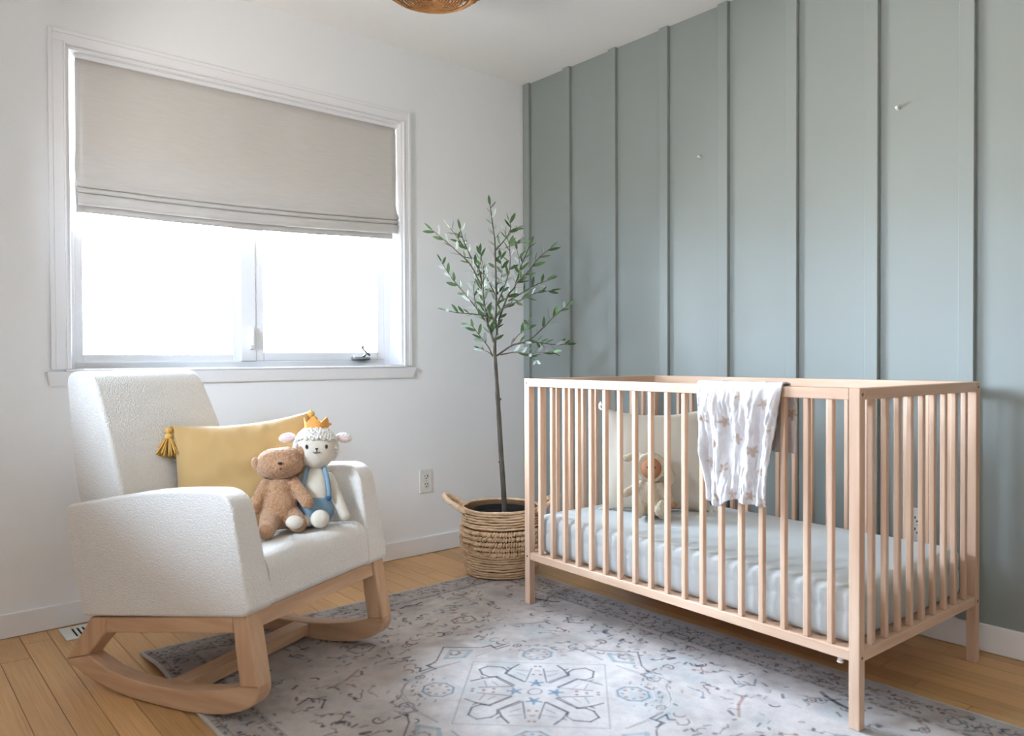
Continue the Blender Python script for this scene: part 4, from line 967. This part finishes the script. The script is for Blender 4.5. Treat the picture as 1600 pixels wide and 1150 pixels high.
for (P, L_) in allb:
    n_ = max(4, int(276*L_/tot)); acc = [0]
    for k in range(len(P)-1): acc.append(acc[-1]+(P[k+1]-P[k]).length)
    side = 1
    for k in range(n_):
        t = (0.12+0.88*(k+0.5)/n_)*L_ if P[0].z < 0.97+0.0 else (k+0.5)/n_*L_
        if P[0].z < 1.0 and t < 0.06: t = 0.06+rl.uniform(0, 0.03)
        j = max(0, min(len(P)-2, next((q for q in range(len(acc)-1) if acc[q+1] >= t), len(P)-2)))
        f_ = (t-acc[j])/max(1e-6, acc[j+1]-acc[j]); q = P[j].lerp(P[j+1], max(0, min(1, f_))); tg = (P[j+1]-P[j]).normalized()
        rnd_ = Vector((rl.uniform(-1, 1), rl.uniform(-1, 1), rl.uniform(-0.6, 1))); sd = (imgr*side+rnd_*0.7); sd = (sd-tg*sd.dot(tg)).normalized(); side = -side
        addleaf(q, tg*0.75+sd*rl.uniform(0.45, 0.95), rl.uniform(0.95, 1.35))
    addleaf(P[-1], (P[-1]-P[-3]), 1.1, LM[0])

# ------------------------------------------------------------------ rattan ceiling lamp
LC = Vector((-1.180, -0.850, 0)); LZ0 = 2.208; LR = 0.215
lamp = tag(empty('ceiling_lamp', (LC.x, LC.y, H)), 'round woven rattan lamp shade hanging from the white ceiling', 'lamp')
def lp(t):   # t 0 = bottom centre, 1 = top opening ; bowl profile
    prof = [(0.0, 0.0), (0.07, 0.003), (0.12, 0.012), (0.16, 0.030), (0.195, 0.062), (0.213, 0.105), (0.215, 0.150), (0.200, 0.195), (0.185, 0.215)]
    k = t*(len(prof)-1); i = min(len(prof)-2, int(k)); f = k-i
    return 0.98*(prof[i][0]*(1-f)+prof[i+1][0]*f), 0.78*(prof[i][1]*(1-f)+prof[i+1][1]*f)
bm = bmesh.new()
for s in (-1, 1):
    for k in range(44):
        pts = []
        for j in range(22):
            t = 0.32+0.68*j/21; r, z = lp(t); a = 2*PI*k/44+s*t*1.5; pts.append(((r+s*0.0012)*math.cos(a), (r+s*0.0012)*math.sin(a), z+LZ0-H))
        tube(bm, pts, 0.0020, 4)
o = obj('woven_cane', bm, M_RATTAN, lamp, True); o['kind'] = 'stuff'
for t, rr_ in ((0.31, 0.006), (0.345, 0.005), (0.62, 0.004), (0.97, 0.006), (1.0, 0.007)):
    r, z = lp(t); bm = bmesh.new(); tube(bm, [(r*math.cos(2*PI*k/64), r*math.sin(2*PI*k/64), z+LZ0-H) for k in range(65)], rr_, 8, False); obj('cane_hoop', bm, M_RATTAN, lamp, True)
bm = bmesh.new()
for k in range(9): 
    r = 0.016+k*0.0115; _, z = 0, 0.002+0.000015/0.001*0; tube(bm, [(r*math.cos(2*PI*j/40), r*math.sin(2*PI*j/40), LZ0-H+0.0105*(r/0.12)**2+0.001*math.sin(j*2.0+k)) for j in range(41)], 0.0024, 5, False)
for k in range(32):
    a = 2*PI*k/32; tube(bm, [(q*math.cos(a), q*math.sin(a), LZ0-H+0.0105*(q/0.115)**2+0.001) for q in (0.012, 0.05, 0.09, 0.112)], 0.0018, 4)
o = obj('woven_base', bm, M_RATTAN, lamp, True); o['kind'] = 'stuff'
bm = bmesh.new(); tube(bm, [(0, 0, -0.0005), (0, 0, -0.022)], [0.06, 0.06], 32); obj('ceiling_canopy', bm, M_TRIM, lamp)
bm = bmesh.new(); tube(bm, [(0, 0, -0.02), (0, 0, -0.09)], [0.018, 0.018], 16); ell(bm, (0, 0, -0.11), (0.030, 0.030, 0.034)); obj('bulb', bm, M_PLATE, lamp, True)
for k in range(3):
    a = 2*PI*k/3; bm = bmesh.new(); tube(bm, [(0.03*math.cos(a), 0.03*math.sin(a), -0.02), (0.166*math.cos(a), 0.166*math.sin(a), LZ0-H+0.168)], 0.003, 6); obj('support_arm', bm, M_RATTAN, lamp)
